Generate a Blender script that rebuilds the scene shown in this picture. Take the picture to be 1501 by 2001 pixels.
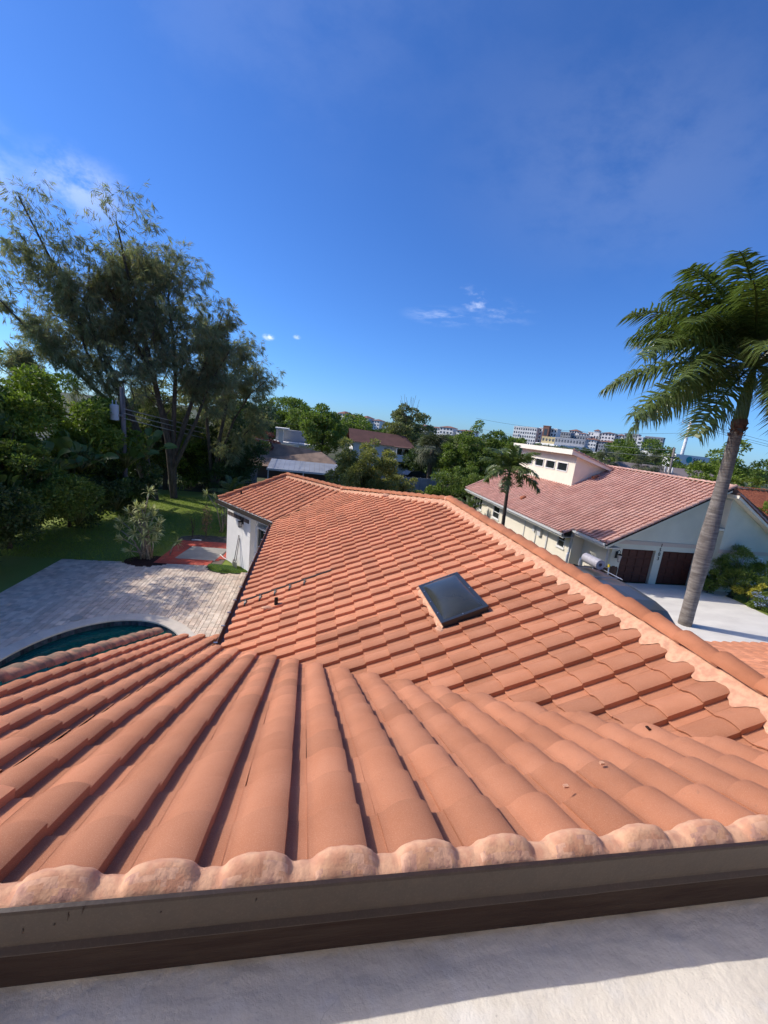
import bpy, bmesh, math, random
import numpy as np
from mathutils import Vector, Matrix
R_ = math.radians
rng = np.random.default_rng(7)
random.seed(7)
for o in list(bpy.data.objects): bpy.data.objects.remove(o, do_unlink=True)
SC = bpy.context.scene
COL = SC.collection
# ---------------------------------------------------------------- camera, sky, sun, exposure
cam = bpy.data.cameras.new('camera'); co = bpy.data.objects.new('camera', cam); COL.objects.link(co); SC.camera = co
cam.sensor_fit = 'HORIZONTAL'; cam.sensor_width = 36.0; cam.lens = 19.144; cam.clip_start = 0.05; cam.clip_end = 4000
CAMR = ((0.981173, -0.15971, 0.108589), (-0.072143, 0.218466, 0.973174), (0.179149, 0.962687, -0.202831)); CAMC = (0.7024, -1.1588, 1.4738)
cr_, cu_, cf_ = CAMR
co.matrix_world = Matrix(((cr_[0], cu_[0], -cf_[0], CAMC[0]), (cr_[1], cu_[1], -cf_[1], CAMC[1]), (cr_[2], cu_[2], -cf_[2], CAMC[2]), (0, 0, 0, 1)))
SUNV = Vector((-1.14, 0.45, 1.0)).normalized()
sun = bpy.data.lights.new('sun', 'SUN'); so = bpy.data.objects.new('sun', sun); COL.objects.link(so)
sun.energy = 3.25; sun.angle = R_(0.53); sun.color = (1.0, 0.945, 0.86)
so.rotation_euler = SUNV.to_track_quat('Z', 'Y').to_euler(); so.location = (-20, 10, 30)
W_ = bpy.data.worlds.new('World'); SC.world = W_; W_.use_nodes = True
nt = W_.node_tree; nt.nodes.clear()
def wn(t, **k):
    n = nt.nodes.new(t)
    for a, b in k.items():
        if a.startswith('i_'): n.inputs[int(a[2:])].default_value = b
        else: setattr(n, a, b)
    return n
sky = wn('ShaderNodeTexSky', sky_type='NISHITA', sun_disc=False)
sky.sun_elevation = math.asin(SUNV.z); sky.sun_rotation = math.atan2(SUNV.x, SUNV.y)
sky.air_density = 1.0; sky.dust_density = 0.25; sky.ozone_density = 4.5; sky.altitude = 0
geo = wn('ShaderNodeTexCoord')
hs = wn('ShaderNodeHueSaturation'); hs.inputs['Saturation'].default_value = 1.0; hs.inputs['Value'].default_value = 1.0
tn = wn('ShaderNodeMixRGB', blend_type='MULTIPLY'); tn.inputs[0].default_value = 1.0; tn.inputs[2].default_value = (0.355, 0.60, 0.99, 1)
nt.links.new(sky.outputs[0], tn.inputs[1]); nt.links.new(tn.outputs[0], hs.inputs['Color'])
cur = hs.outputs[0]
def cloud(direction, spread, stretch, scale, amt, thresh=0.45, detail=7, seed=0.0):
    """a thin cloud about one direction of the sky, wisps from noise"""
    global cur
    d = Vector(direction).normalized()
    nv = wn('ShaderNodeVectorMath', operation='NORMALIZE'); nt.links.new(geo.outputs['Generated'], nv.inputs[0])
    sb = wn('ShaderNodeVectorMath', operation='SUBTRACT'); nt.links.new(nv.outputs[0], sb.inputs[0]); sb.inputs[1].default_value = d
    mp = wn('ShaderNodeMapping'); mp.inputs['Scale'].default_value = stretch; nt.links.new(sb.outputs[0], mp.inputs['Vector'])
    ln = wn('ShaderNodeVectorMath', operation='LENGTH'); nt.links.new(mp.outputs[0], ln.inputs[0])
    mr = wn('ShaderNodeMapRange', interpolation_type='SMOOTHSTEP'); mr.inputs[1].default_value = spread; mr.inputs[2].default_value = 0.0
    mr.inputs[3].default_value = 0; mr.inputs[4].default_value = 1
    nt.links.new(ln.outputs['Value'], mr.inputs[0])
    no = wn('ShaderNodeTexNoise'); no.inputs['Scale'].default_value = scale; no.inputs['Detail'].default_value = detail; no.inputs['Roughness'].default_value = 0.62
    ad = wn('ShaderNodeVectorMath', operation='ADD'); nt.links.new(mp.outputs[0], ad.inputs[0]); ad.inputs[1].default_value = (seed, seed, seed)
    nt.links.new(ad.outputs[0], no.inputs['Vector'])
    m2 = wn('ShaderNodeMapRange', interpolation_type='SMOOTHSTEP'); m2.inputs[1].default_value = thresh; m2.inputs[2].default_value = thresh + 0.25
    nt.links.new(no.outputs[0], m2.inputs[0])
    mu = wn('ShaderNodeMath', operation='MULTIPLY'); nt.links.new(mr.outputs[0], mu.inputs[0]); nt.links.new(m2.outputs[0], mu.inputs[1])
    mu2 = wn('ShaderNodeMath', operation='MULTIPLY'); nt.links.new(mu.outputs[0], mu2.inputs[0]); mu2.inputs[1].default_value = amt
    mx = wn('ShaderNodeMixRGB'); nt.links.new(mu2.outputs[0], mx.inputs[0]); nt.links.new(cur, mx.inputs[1]); mx.inputs[2].default_value = (8.5, 8.8, 9.6, 1)
    cur = mx.outputs[0]
cloud((0.316, 0.906, 0.281), 0.085, (1, 1, 2.0), 15, 0.42, 0.47, seed=2.4)
cloud((0.268, 0.932, 0.250), 0.12, (1, 1, 5.0), 12, 0.24, 0.42, seed=7.0)
cloud((0.372, 0.895, 0.262), 0.09, (1, 1, 2.6), 14, 0.20, 0.44, seed=5.0)
cloud((-0.115, 0.98, 0.163), 0.016, (1, 1, 1.8), 50, 0.75, 0.34, seed=1.0)
cloud((-0.055, 0.984, 0.172), 0.011, (1, 1, 1.8), 70, 0.4, 0.34, seed=3.0)
cloud((-0.41, 0.85, 0.33), 0.10, (1, 1, 1.5), 16, 0.25, 0.36, seed=4.0)
cloud((-0.56, 0.77, 0.31), 0.16, (1, 1, 1.7), 9, 0.3, 0.36, seed=6.0)
cloud((0.50, 0.72, 0.48), 0.5, (1, 1.6, 2.2), 3.2, 0.045, 0.36, seed=8.0)
cloud((-0.15, 0.72, 0.66), 0.6, (1, 1.4, 1.8), 2.6, 0.04, 0.36, seed=9.0)
# warm aureole added round the sun to lift the ambient fill (beyond the left edge of the picture)
nv = wn('ShaderNodeVectorMath', operation='NORMALIZE'); nt.links.new(geo.outputs['Generated'], nv.inputs[0])
dt = wn('ShaderNodeVectorMath', operation='DOT_PRODUCT'); nt.links.new(nv.outputs[0], dt.inputs[0]); dt.inputs[1].default_value = SUNV
am = wn('ShaderNodeMapRange', interpolation_type='SMOOTHERSTEP'); am.inputs[1].default_value = 0.90; am.inputs[2].default_value = 1.0; am.inputs[3].default_value = 0.0; am.inputs[4].default_value = 1.0
nt.links.new(dt.outputs['Value'], am.inputs[0])
ap = wn('ShaderNodeMath', operation='POWER'); nt.links.new(am.outputs[0], ap.inputs[0]); ap.inputs[1].default_value = 1.8
ac_ = wn('ShaderNodeMixRGB', blend_type='ADD'); nt.links.new(ap.outputs[0], ac_.inputs[0]); nt.links.new(cur, ac_.inputs[1]); ac_.inputs[2].default_value = (30.0, 26.0, 21.0, 1)
cur = ac_.outputs[0]
bg = wn('ShaderNodeBackground'); bg.inputs[1].default_value = 0.15
nt.links.new(cur, bg.inputs[0]); ow = wn('ShaderNodeOutputWorld'); nt.links.new(bg.outputs[0], ow.inputs[0])
SC.view_settings.view_transform = 'Standard'; SC.view_settings.look = 'None'; SC.view_settings.exposure = 0.2; SC.view_settings.gamma = 1.0
SC.view_settings.use_curve_mapping = False
SC.render.engine = 'CYCLES'; SC.cycles.max_bounces = 6; SC.cycles.transparent_max_bounces = 8; SC.cycles.caustics_reflective = False; SC.cycles.caustics_refractive = False

# ---------------------------------------------------------------- materials
MATS = {}
def mat(name, c, c2=None, scale=6.0, rough=0.85, bump=0.0, bscale=80.0, spec=0.3, metal=0.0, fine=0.0, fscale=400.0, fc=None,
        rnd=0.0, island=0.0, trans=0.0, tint=0.0, lo=0.35, hi=0.65, stretch=None, glow=None, bdist=0.01, coat=0.0, dirt=0.0, dscale=1.3, dc=(0.1, 0.06, 0.045), crack=0.0):
    if name in MATS: return MATS[name]
    m = bpy.data.materials.new(name); m.use_nodes = True; T = m.node_tree; N = T.nodes; L = T.links; N.clear()
    out = N.new('ShaderNodeOutputMaterial'); p = N.new('ShaderNodeBsdfPrincipled'); L.new(p.outputs[0], out.inputs[0])
    p.inputs['Roughness'].default_value = rough; p.inputs['Specular IOR Level'].default_value = spec; p.inputs['Metallic'].default_value = metal
    if coat: p.inputs['Coat Weight'].default_value = coat; p.inputs['Coat Roughness'].default_value = 0.05
    g = N.new('ShaderNodeNewGeometry'); vec = g.outputs['Position']
    if stretch:
        mp = N.new('ShaderNodeMapping'); mp.inputs['Scale'].default_value = stretch; L.new(vec, mp.inputs['Vector']); vec = mp.outputs[0]
    rgb = N.new('ShaderNodeRGB'); rgb.outputs[0].default_value = (*c, 1); col = rgb.outputs[0]
    def noise(s, d=4, r=0.55):
        n = N.new('ShaderNodeTexNoise'); n.inputs['Scale'].default_value = s; n.inputs['Detail'].default_value = d; n.inputs['Roughness'].default_value = r
        L.new(vec, n.inputs['Vector']); return n.outputs[0]
    def mix(f, a, b, kind='MIX'):
        x = N.new('ShaderNodeMixRGB'); x.blend_type = kind
        if isinstance(f, float): x.inputs[0].default_value = f
        else: L.new(f, x.inputs[0])
        for i, v in ((1, a), (2, b)):
            if isinstance(v, tuple): x.inputs[i].default_value = (*v, 1)
            else: L.new(v, x.inputs[i])
        return x.outputs[0]
    def rng_(v, a, b, c_=0.0, d_=1.0):
        x = N.new('ShaderNodeMapRange'); L.new(v, x.inputs[0]); x.inputs[1].default_value = a; x.inputs[2].default_value = b
        x.inputs[3].default_value = c_; x.inputs[4].default_value = d_; return x.outputs[0]
    if c2: col = mix(rng_(noise(scale), lo, hi), col, c2)
    def vary(v, amt):
        nonlocal col
        h = N.new('ShaderNodeHueSaturation'); L.new(col, h.inputs['Color'])
        L.new(rng_(v, 0, 1, 1 - amt, 1 + amt), h.inputs['Value']); col = h.outputs[0]
    if rnd:
        oi = N.new('ShaderNodeObjectInfo'); vary(oi.outputs['Random'], rnd)
    if island: vary(g.outputs['Random Per Island'], island)
    if tint:
        at = N.new('ShaderNodeAttribute'); at.attribute_name = 'tint'; vary(at.outputs['Fac'], tint)
    if fine:
        col = mix(rng_(noise(fscale, 2, 0.7), 0.52, 0.72, 0, fine), col, fc or tuple(min(1, x * 1.8) for x in c))
    if dirt:
        d1 = rng_(noise(dscale, 6, 0.68), 0.50, 0.74, 0, dirt); col = mix(d1, col, dc)
        d2 = rng_(noise(dscale * 30, 3, 0.6), 0.66, 0.74, 0, dirt * 1.2); col = mix(d2, col, dc)
    if crack:
        vo = N.new('ShaderNodeTexVoronoi'); vo.feature = 'DISTANCE_TO_EDGE'; vo.inputs['Scale'].default_value = 1.7
        wp_ = N.new('ShaderNodeVectorMath'); wp_.operation = 'MULTIPLY_ADD'; nn_ = N.new('ShaderNodeTexNoise'); nn_.inputs['Scale'].default_value = 3.0; nn_.inputs['Detail'].default_value = 5
        L.new(vec, nn_.inputs['Vector']); L.new(nn_.outputs['Color'], wp_.inputs[0]); wp_.inputs[1].default_value = (.5, .5, .5); L.new(vec, wp_.inputs[2]); L.new(wp_.outputs[0], vo.inputs['Vector'])
        cm = N.new('ShaderNodeMath'); cm.operation = 'MULTIPLY'; L.new(rng_(vo.outputs['Distance'], 0.0, 0.006, crack, 0), cm.inputs[0]); L.new(rng_(noise(1.4), 0.5, 0.6), cm.inputs[1])
        col = mix(cm.outputs[0], col, tuple(x * .35 for x in c))
    L.new(col, p.inputs['Base Color'])
    if bump:
        b = N.new('ShaderNodeBump'); b.inputs['Strength'].default_value = bump; b.inputs['Distance'].default_value = bdist
        L.new(noise(bscale, 5, 0.65), b.inputs['Height']); L.new(b.outputs[0], p.inputs['Normal'])
    if trans:
        tr = N.new('ShaderNodeBsdfTranslucent'); L.new(mix(0.5, col, (c[0] * 1.6, c[1] * 1.9, c[2] * 0.7)), tr.inputs[0])
        ms = N.new('ShaderNodeMixShader'); ms.inputs[0].default_value = trans; L.new(p.outputs[0], ms.inputs[1]); L.new(tr.outputs[0], ms.inputs[2]); L.new(ms.outputs[0], out.inputs[0])
    MATS[name] = m; return m

M = {}
M['tile'] = mat('terracotta_concrete_tile', (0.57, 0.238, 0.13), (0.50, 0.195, 0.10), scale=2.6, rough=0.9, spec=0.2, bump=0.5, bscale=420, bdist=0.004, fine=0.4, fscale=330, fc=(0.72, 0.45, 0.31), rnd=0.15, tint=0.15, dirt=0.24, dscale=1.1, dc=(0.24, 0.12, 0.08))
M['cap'] = mat('terracotta_ridge_cap', (0.50, 0.195, 0.1), (0.42, 0.155, 0.075), scale=3, rough=0.9, spec=0.2, bump=0.3, bscale=350, bdist=0.004, fine=0.25, fscale=300, fc=(0.62, 0.33, 0.2), rnd=0.1, dirt=0.3, dscale=1.5, dc=(0.2, 0.1, 0.065))
M['oldcap'] = mat('weathered_rake_tile', (0.50, 0.25, 0.15), (0.22, 0.15, 0.10), scale=7, rough=0.95, bump=0.5, bscale=90, lo=0.42, hi=0.6)
M['deck'] = mat('roof_underlayment', (0.035, 0.028, 0.025), rough=0.95)
M['mortar'] = mat('peach_mortar', (0.70, 0.40, 0.245), (0.60, 0.30, 0.185), scale=18, rough=0.95, bump=0.32, bscale=80, bdist=0.015, fine=0.3, fscale=70, fc=(0.5, 0.27, 0.19), lo=0.42, hi=0.6, dirt=0.3, dscale=7, dc=(0.42, 0.24, 0.17))
M['mortar2'] = mat('smeared_mortar_face', (0.52, 0.285, 0.21), (0.72, 0.42, 0.28), scale=16, rough=0.9, bump=0.4, bscale=45, bdist=0.015, lo=0.45, hi=0.55)
M['drip'] = mat('bronze_drip_edge_metal', (0.046, 0.027, 0.017), (0.036, 0.021, 0.014), scale=14, rough=0.42, spec=0.5, bump=0.12, bscale=30, fine=0.2, fscale=120, fc=(0.12, 0.095, 0.075))
M['fascia'] = mat('dark_brown_fascia_wood', (0.022, 0.0095, 0.006), (0.038, 0.023, 0.016), scale=9, rough=0.8, bump=0.4, bscale=25, stretch=(0.3, 3, 3))
M['stucco_flat'] = mat('white_elastomeric_roof_coat', (0.78, 0.715, 0.61), (0.62, 0.565, 0.48), scale=1.6, rough=0.85, bump=0.3, bscale=17, bdist=0.03, fine=0.5, fscale=5, fc=(0.84, 0.82, 0.79), lo=0.4, hi=0.62, dirt=0.35, dscale=2.5, dc=(0.36, 0.32, 0.28), crack=0.7)
M['white'] = mat('white_stucco', (0.92, 0.895, 0.85), (0.87, 0.85, 0.8), scale=3, rough=0.9, bump=0.5, bscale=60)
M['upper'] = mat('warm_cream_bounce_wall', (0.84, 0.74, 0.62), rough=0.9, bump=0.3, bscale=60)  # for the unseen wall added to bounce light
M['trim'] = mat('white_painted_trim', (0.75, 0.74, 0.71), rough=0.6)
M['gutter'] = mat('brown_gutter_metal', (0.2, 0.10, 0.068), (0.16, 0.085, 0.06), scale=5, rough=0.5, spec=0.5)
M['gutter_dk'] = mat('dark_bronze_gutter', (0.05, 0.04, 0.032), rough=0.45, spec=0.5)
M['glass'] = mat('dark_window_glass', (0.02, 0.025, 0.028), rough=0.05, spec=0.8)
M['dome'] = mat('smoked_acrylic_dome', (0.028, 0.03, 0.027), (0.04, 0.042, 0.034), scale=4, rough=0.22, spec=0.6, bump=0.03, bscale=8)
M['alu_dk'] = mat('dark_bronze_aluminium', (0.03, 0.036, 0.044), rough=0.35, spec=0.6, metal=0.3)
M['black'] = mat('black_rubber', (0.012, 0.012, 0.012), rough=0.7)
M['steel'] = mat('bare_metal', (0.55, 0.55, 0.56), rough=0.35, metal=0.9)
M['galv'] = mat('galvanised_sheet', (0.46, 0.44, 0.46), (0.38, 0.36, 0.38), scale=8, rough=0.55, metal=0.2)
M['paver'] = mat('tumbled_cream_paver', (0.62, 0.475, 0.36), (0.72, 0.6, 0.47), scale=2.2, rough=0.9, bump=0.4, bscale=60, rnd=0.2, island=0.2, fine=0.3, fscale=60, fc=(0.42, 0.33, 0.28))
M['joint'] = mat('paver_joint_sand', (0.2, 0.15, 0.115), rough=0.95)
M['coping'] = mat('cream_pool_coping', (0.68, 0.59, 0.48), (0.6, 0.52, 0.43), scale=5, rough=0.8, bump=0.2, bscale=40, rnd=0.06)
M['pooltile'] = mat('blue_black_waterline_tile', (0.03, 0.04, 0.055), (0.06, 0.075, 0.1), scale=9, rough=0.25, spec=0.6, rnd=0.5)
M['poolshell'] = mat('teal_pool_plaster', (0.004, 0.075, 0.07), (0.003, 0.055, 0.055), scale=1.2, rough=0.8)
M['redpaver'] = mat('red_painted_paver', (0.58, 0.095, 0.055), (0.5, 0.12, 0.08), scale=4, rough=0.7, bump=0.2, bscale=50, rnd=0.14)
M['pad'] = mat('bare_concrete_pad', (0.44, 0.40, 0.33), (0.36, 0.33, 0.28), scale=2.0, rough=0.9, bump=0.3, bscale=40)
M['soil'] = mat('grey_sandy_soil', (0.16, 0.135, 0.105), (0.09, 0.08, 0.055), scale=5, rough=1.0, bump=0.6, bscale=30, bdist=0.05)
M['mulch'] = mat('red_brown_mulch', (0.07, 0.025, 0.018), (0.035, 0.018, 0.012), scale=20, rough=1.0, bump=0.8, bscale=60, bdist=0.05)
M['ground'] = mat('suburban_ground', (0.055, 0.075, 0.025), (0.09, 0.085, 0.05), scale=0.08, rough=1.0)
M['lawn'] = mat('lawn_soil', (0.20, 0.26, 0.045), (0.23, 0.27, 0.06), scale=0.7, rough=1.0, bump=0.5, bscale=20, bdist=0.05)
M['blade'] = mat('grass_blade', (0.24, 0.31, 0.045), rough=0.7, island=0.4, trans=0.25)
M['turf'] = mat('artificial_turf', (0.035, 0.085, 0.018), (0.05, 0.1, 0.02), scale=14, rough=1.0, bump=0.6, bscale=90)
M['drive'] = mat('pale_concrete_driveway', (0.82, 0.77, 0.68), (0.72, 0.67, 0.59), scale=0.6, rough=0.9, bump=0.15, bscale=30, stretch=(1, 2.5, 1), dirt=0.2, dscale=.8, dc=(.4, .36, .31))
M['asphalt'] = mat('asphalt', (0.05, 0.05, 0.05), rough=0.9)
M['nb_tile'] = mat('faded_pink_tile', (0.66, 0.40, 0.325), (0.57, 0.315, 0.25), scale=1.0, rough=0.9, rnd=0.1, tint=0.1, bump=0.2, bscale=90, fine=0.3, fscale=30, fc=(0.42, 0.19, 0.13))
M['cream'] = mat('cream_stucco', (0.82, 0.75, 0.60), (0.77, 0.7, 0.56), scale=1.5, rough=0.9, bump=0.3, bscale=30)
M['creamtrim'] = mat('cream_fascia', (0.83, 0.76, 0.64), rough=0.7)
M['band'] = mat('tan_stucco_band', (0.52, 0.44, 0.36), rough=0.9)
M['green_stucco'] = mat('pale_green_stucco', (0.60, 0.61, 0.50), (0.55, 0.56, 0.46), scale=1.2, rough=0.9, bump=0.35, bscale=30)
M['garage'] = mat('dark_red_brown_garage_door', (0.085, 0.026, 0.016), (0.06, 0.02, 0.012), scale=3, rough=0.6, stretch=(1, 1, 6))
M['metalwhite'] = mat('white_gutter_metal', (0.62, 0.62, 0.60), rough=0.35, spec=0.5)
M['bark'] = mat('grey_bark', (0.14, 0.11, 0.085), (0.07, 0.055, 0.045), scale=9, rough=0.95, bump=0.8, bscale=20, bdist=0.04, stretch=(1, 1, 0.3))
M['palestem'] = mat('pale_tan_stem', (0.4, 0.33, 0.24), (0.25, 0.2, 0.15), scale=14, rough=0.9)
M['darkbark'] = mat('dark_bark', (0.05, 0.04, 0.03), (0.09, 0.07, 0.055), scale=6, rough=0.95)
M['palmbark'] = mat('ringed_royal_palm_bark', (0.30, 0.265, 0.235), (0.15, 0.125, 0.11), scale=3.5, rough=0.9, bump=1.0, bscale=7, bdist=0.035, fine=0.45, fscale=13, fc=(0.12, 0.1, 0.085), stretch=(0.6, 0.6, 4.0))
M['boot'] = mat('dead_brown_boot', (0.2, 0.12, 0.085), (0.1, 0.06, 0.045), scale=8, rough=0.95, bump=0.8, bscale=25)
M['crownshaft'] = mat('glossy_green_crownshaft', (0.07, 0.12, 0.025), (0.12, 0.15, 0.04), scale=3, rough=0.4, spec=0.5, stretch=(1, 1, 0.15))
def leaf(n, c, rough=0.55, tr=0.25, isl=0.35, spec=0.4): M[n] = mat(n, c, rough=rough, spec=spec, island=isl, trans=tr)
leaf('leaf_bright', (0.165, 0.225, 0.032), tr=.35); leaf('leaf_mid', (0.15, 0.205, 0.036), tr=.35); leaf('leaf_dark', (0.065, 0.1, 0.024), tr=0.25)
leaf('leaf_olive', (0.19, 0.2, 0.075), tr=.35); leaf('leaf_mango', (0.27, 0.265, 0.08), isl=0.5, tr=.38); leaf('leaf_grey', (0.11, 0.12, 0.06)); leaf('leaf_needle', (0.25, 0.265, 0.155), rough=0.8, tr=0.5)
leaf('leaf_needle_brown', (0.29, 0.235, 0.14), rough=0.8, tr=0.5)
leaf('leaf_palm', (0.125, 0.165, 0.045), rough=0.35, spec=0.6, tr=0.3); leaf('leaf_paddle', (0.10, 0.155, 0.04), rough=0.45, tr=0.3, spec=0.45); leaf('leaf_yucca', (0.46, 0.47, 0.22), rough=0.6)
leaf('leaf_red', (0.17, 0.05, 0.045)); leaf('leaf_yellow', (0.42, 0.38, 0.05)); leaf('leaf_blue', (0.24, 0.3, 0.42)); leaf('leaf_dead', (0.25, 0.16, 0.09))
M['shingle'] = mat('tan_brown_shingle', (0.34, 0.235, 0.165), (0.2, 0.14, 0.1), scale=1.2, rough=0.95, fine=0.3, fscale=8, fc=(0.28, 0.2, 0.14))
M['shingle2'] = mat('red_brown_shingle', (0.145, 0.072, 0.058), (0.11, 0.055, 0.045), scale=1.0, rough=0.95)
M['shingle3'] = mat('grey_brown_shingle', (0.30, 0.25, 0.215), (0.24, 0.185, 0.16), scale=0.4, rough=0.95)
M['dimwall'] = mat('dim_brown_wall', (0.1, 0.085, 0.075), rough=0.9)
M['greyfence'] = mat('grey_panel_fence', (0.3, 0.31, 0.32), (0.24, 0.25, 0.26), scale=2, rough=0.8, rnd=0.1)
M['darkfence'] = mat('dark_wood_fence', (0.05, 0.032, 0.024), rough=0.9, rnd=0.3)
M['redroof'] = mat('red_brown_hip_roof', (0.24, 0.12, 0.09), rough=0.9)
M['farwhite'] = mat('white_tower_stucco', (0.78, 0.76, 0.72), rough=0.9)
M['farcream'] = mat('ochre_office_wall', (0.62, 0.5, 0.27), rough=0.9)
M['fargrey'] = mat('grey_tower_wall', (0.33, 0.34, 0.36), rough=0.9)
M['farwin'] = mat('far_window', (0.07, 0.08, 0.095), rough=0.3)
M['patio_roof'] = mat('blue_white_patio_roof', (0.33, 0.345, 0.37), (0.26, 0.27, 0.29), scale=0.8, rough=0.4)
M['wood_pole'] = mat('weathered_pole', (0.23, 0.2, 0.18), (0.15, 0.13, 0.12), scale=5, rough=0.9, stretch=(1, 1, 0.2))
M['transformer'] = mat('pale_grey_transformer', (0.45, 0.5, 0.52), rough=0.45)
M['wire'] = mat('cable', (0.12, 0.12, 0.12), rough=0.6)
M['wire_lt'] = mat('pale_cable', (0.3, 0.3, 0.3), rough=0.5)
M['carpaint'] = mat('dark_grey_van_paint', (0.045, 0.052, 0.052), rough=0.35, spec=0.5, coat=0.3)
M['yellow'] = mat('yellow_ladder_cap', (0.6, 0.45, 0.03), rough=0.5)
M['teal'] = mat('teal_sign_paint', (0.02, 0.3, 0.3), rough=0.5)
M['brick'] = mat('grey_brown_accent_brick', (0.2, 0.16, 0.14), (0.1, 0.075, 0.065), scale=6, rough=0.9, rnd=0.4)
M['orange_roof'] = mat('orange_barrel_tile', (0.45, 0.14, 0.06), (0.33, 0.09, 0.04), scale=4, rough=0.9, bump=1, bscale=12, bdist=0.1)
M['carwhite'] = mat('white_car_paint', (0.75, 0.75, 0.75), rough=0.3, coat=0.3)
M['carblack'] = mat('black_car_paint', (0.015, 0.017, 0.02), rough=0.25, coat=0.3)
M['lamp'] = mat('lamp_black_metal', (0.02, 0.02, 0.02), rough=0.5)
M['lampglass'] = mat('seeded_lamp_glass', (0.42, 0.4, 0.38), rough=0.25, spec=0.7)
M['clay'] = mat('clay_vent_tile', (0.45, 0.17, 0.09), rough=0.9)
# water
mw = bpy.data.materials.new('pool_water'); mw.use_nodes = True; T = mw.node_tree; p = T.nodes['Principled BSDF']
p.inputs['Base Color'].default_value = (0.004, 0.13, 0.11, 1); p.inputs['Roughness'].default_value = 0.06; p.inputs['Transmission Weight'].default_value = 0.35; p.inputs['IOR'].default_value = 1.33
g = T.nodes.new('ShaderNodeNewGeometry'); n = T.nodes.new('ShaderNodeTexNoise'); n.inputs['Scale'].default_value = 3.2; n.inputs['Detail'].default_value = 4
b = T.nodes.new('ShaderNodeBump'); b.inputs['Strength'].default_value = 0.5; b.inputs['Distance'].default_value = 0.05
T.links.new(g.outputs['Position'], n.inputs['Vector']); T.links.new(n.outputs[0], b.inputs['Height']); T.links.new(b.outputs[0], p.inputs['Normal'])
M['water'] = mw

# ---------------------------------------------------------------- mesh helpers
def link(name, me, parent=None, m=None, loc=None, smooth=False):
    o = bpy.data.objects.new(name, me); COL.objects.link(o)
    if parent is not None: o.parent = parent
    if loc is not None: o.location = loc
    if m is not None and me is not None and not me.materials: me.materials.append(m)
    if smooth and me is not None: me.polygons.foreach_set('use_smooth', [True] * len(me.polygons))
    return o
def tag(o, label=None, cat=None, group=None, kind=None):
    if label: o['label'] = label
    if cat: o['category'] = cat
    if group: o['group'] = group
    if kind: o['kind'] = kind
    return o
def empty(name, label, cat, group=None, loc=(0, 0, 0), rz=0.0):
    o = bpy.data.objects.new(name, None); COL.objects.link(o); o.location = loc; o.rotation_euler = (0, 0, rz)
    o.empty_display_size = 0.2
    return tag(o, label, cat, group)
def npmesh(name, V, F, smooth=False, tints=None):
    """V (n,3), F (m,k) k=3 or 4"""
    V = np.asarray(V, np.float32); F = np.asarray(F, np.int32); me = bpy.data.meshes.new(name)
    me.vertices.add(len(V)); me.vertices.foreach_set('co', V.ravel()); k = F.shape[1]
    me.loops.add(F.size); me.loops.foreach_set('vertex_index', F.ravel())
    me.polygons.add(len(F)); me.polygons.foreach_set('loop_start', np.arange(0, F.size, k, dtype=np.int32)); me.polygons.foreach_set('loop_total', np.full(len(F), k, np.int32))
    if smooth: me.polygons.foreach_set('use_smooth', np.ones(len(F), bool))
    if tints is not None:
        a = me.attributes.new('tint', 'FLOAT', 'POINT'); a.data.foreach_set('value', np.asarray(tints, np.float32))
    me.update(calc_edges=True); return me
class MB:
    def __init__(s): s.v = []; s.f = []
    def add(s, v, f):
        n = len(s.v); s.v += [tuple(x) for x in v]; s.f += [tuple(i + n for i in q) for q in f]; return s
    def box(s, x0, y0, z0, x1, y1, z1, mtx=None):
        v = [Vector(p) for p in ((x0, y0, z0), (x1, y0, z0), (x1, y1, z0), (x0, y1, z0), (x0, y0, z1), (x1, y0, z1), (x1, y1, z1), (x0, y1, z1))]
        if mtx: v = [mtx @ p for p in v]
        return s.add(v, [(0, 3, 2, 1), (4, 5, 6, 7), (0, 1, 5, 4), (1, 2, 6, 5), (2, 3, 7, 6), (3, 0, 4, 7)])
    def quad(s, a, b, c, d): return s.add([a, b, c, d], [(0, 1, 2, 3)])
    def prism(s, poly, z0, z1):
        n = len(poly); zz0 = z0 if callable(z0) else (lambda x, y: z0); zz1 = z1 if callable(z1) else (lambda x, y: z1)
        v = [(x, y, zz0(x, y)) for x, y in poly] + [(x, y, zz1(x, y)) for x, y in poly]
        return s.add(v, [tuple(range(n - 1, -1, -1)), tuple(range(n, 2 * n))] + [(i, (i + 1) % n, n + (i + 1) % n, n + i) for i in range(n)])
    def tube(s, pts, rads, seg=8, caps=True):
        pts = [Vector(p) for p in pts]; n0 = len(s.v)
        if not hasattr(rads, '__len__'): rads = [rads] * len(pts)
        up = None
        for i, p in enumerate(pts):
            t = (pts[min(i + 1, len(pts) - 1)] - pts[max(i - 1, 0)]).normalized()
            if up is None: up = t.orthogonal().normalized()
            up = (up - t * up.dot(t)).normalized(); w = t.cross(up)
            for k in range(seg):
                a = 2 * math.pi * k / seg; s.v.append(tuple(p + (up * math.cos(a) + w * math.sin(a)) * rads[i]))
        for i in range(len(pts) - 1):
            for k in range(seg):
                a = n0 + i * seg + k; b = n0 + i * seg + (k + 1) % seg; s.f.append((a, b, b + seg, a + seg))
        if caps:
            s.f.append(tuple(range(n0 + seg - 1, n0 - 1, -1))); m_ = n0 + (len(pts) - 1) * seg; s.f.append(tuple(range(m_, m_ + seg)))
        return s
    def mesh(s, name):
        me = bpy.data.meshes.new(name); me.from_pydata(s.v, [], s.f); me.update(); return me
    def build(s, name, m, parent=None, smooth=False, loc=None): return link(name, s.mesh(name), parent, m, loc, smooth)
def struct(o): o['kind'] = 'structure'; return o
def stuff(o): o['kind'] = 'stuff'; return o
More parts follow.
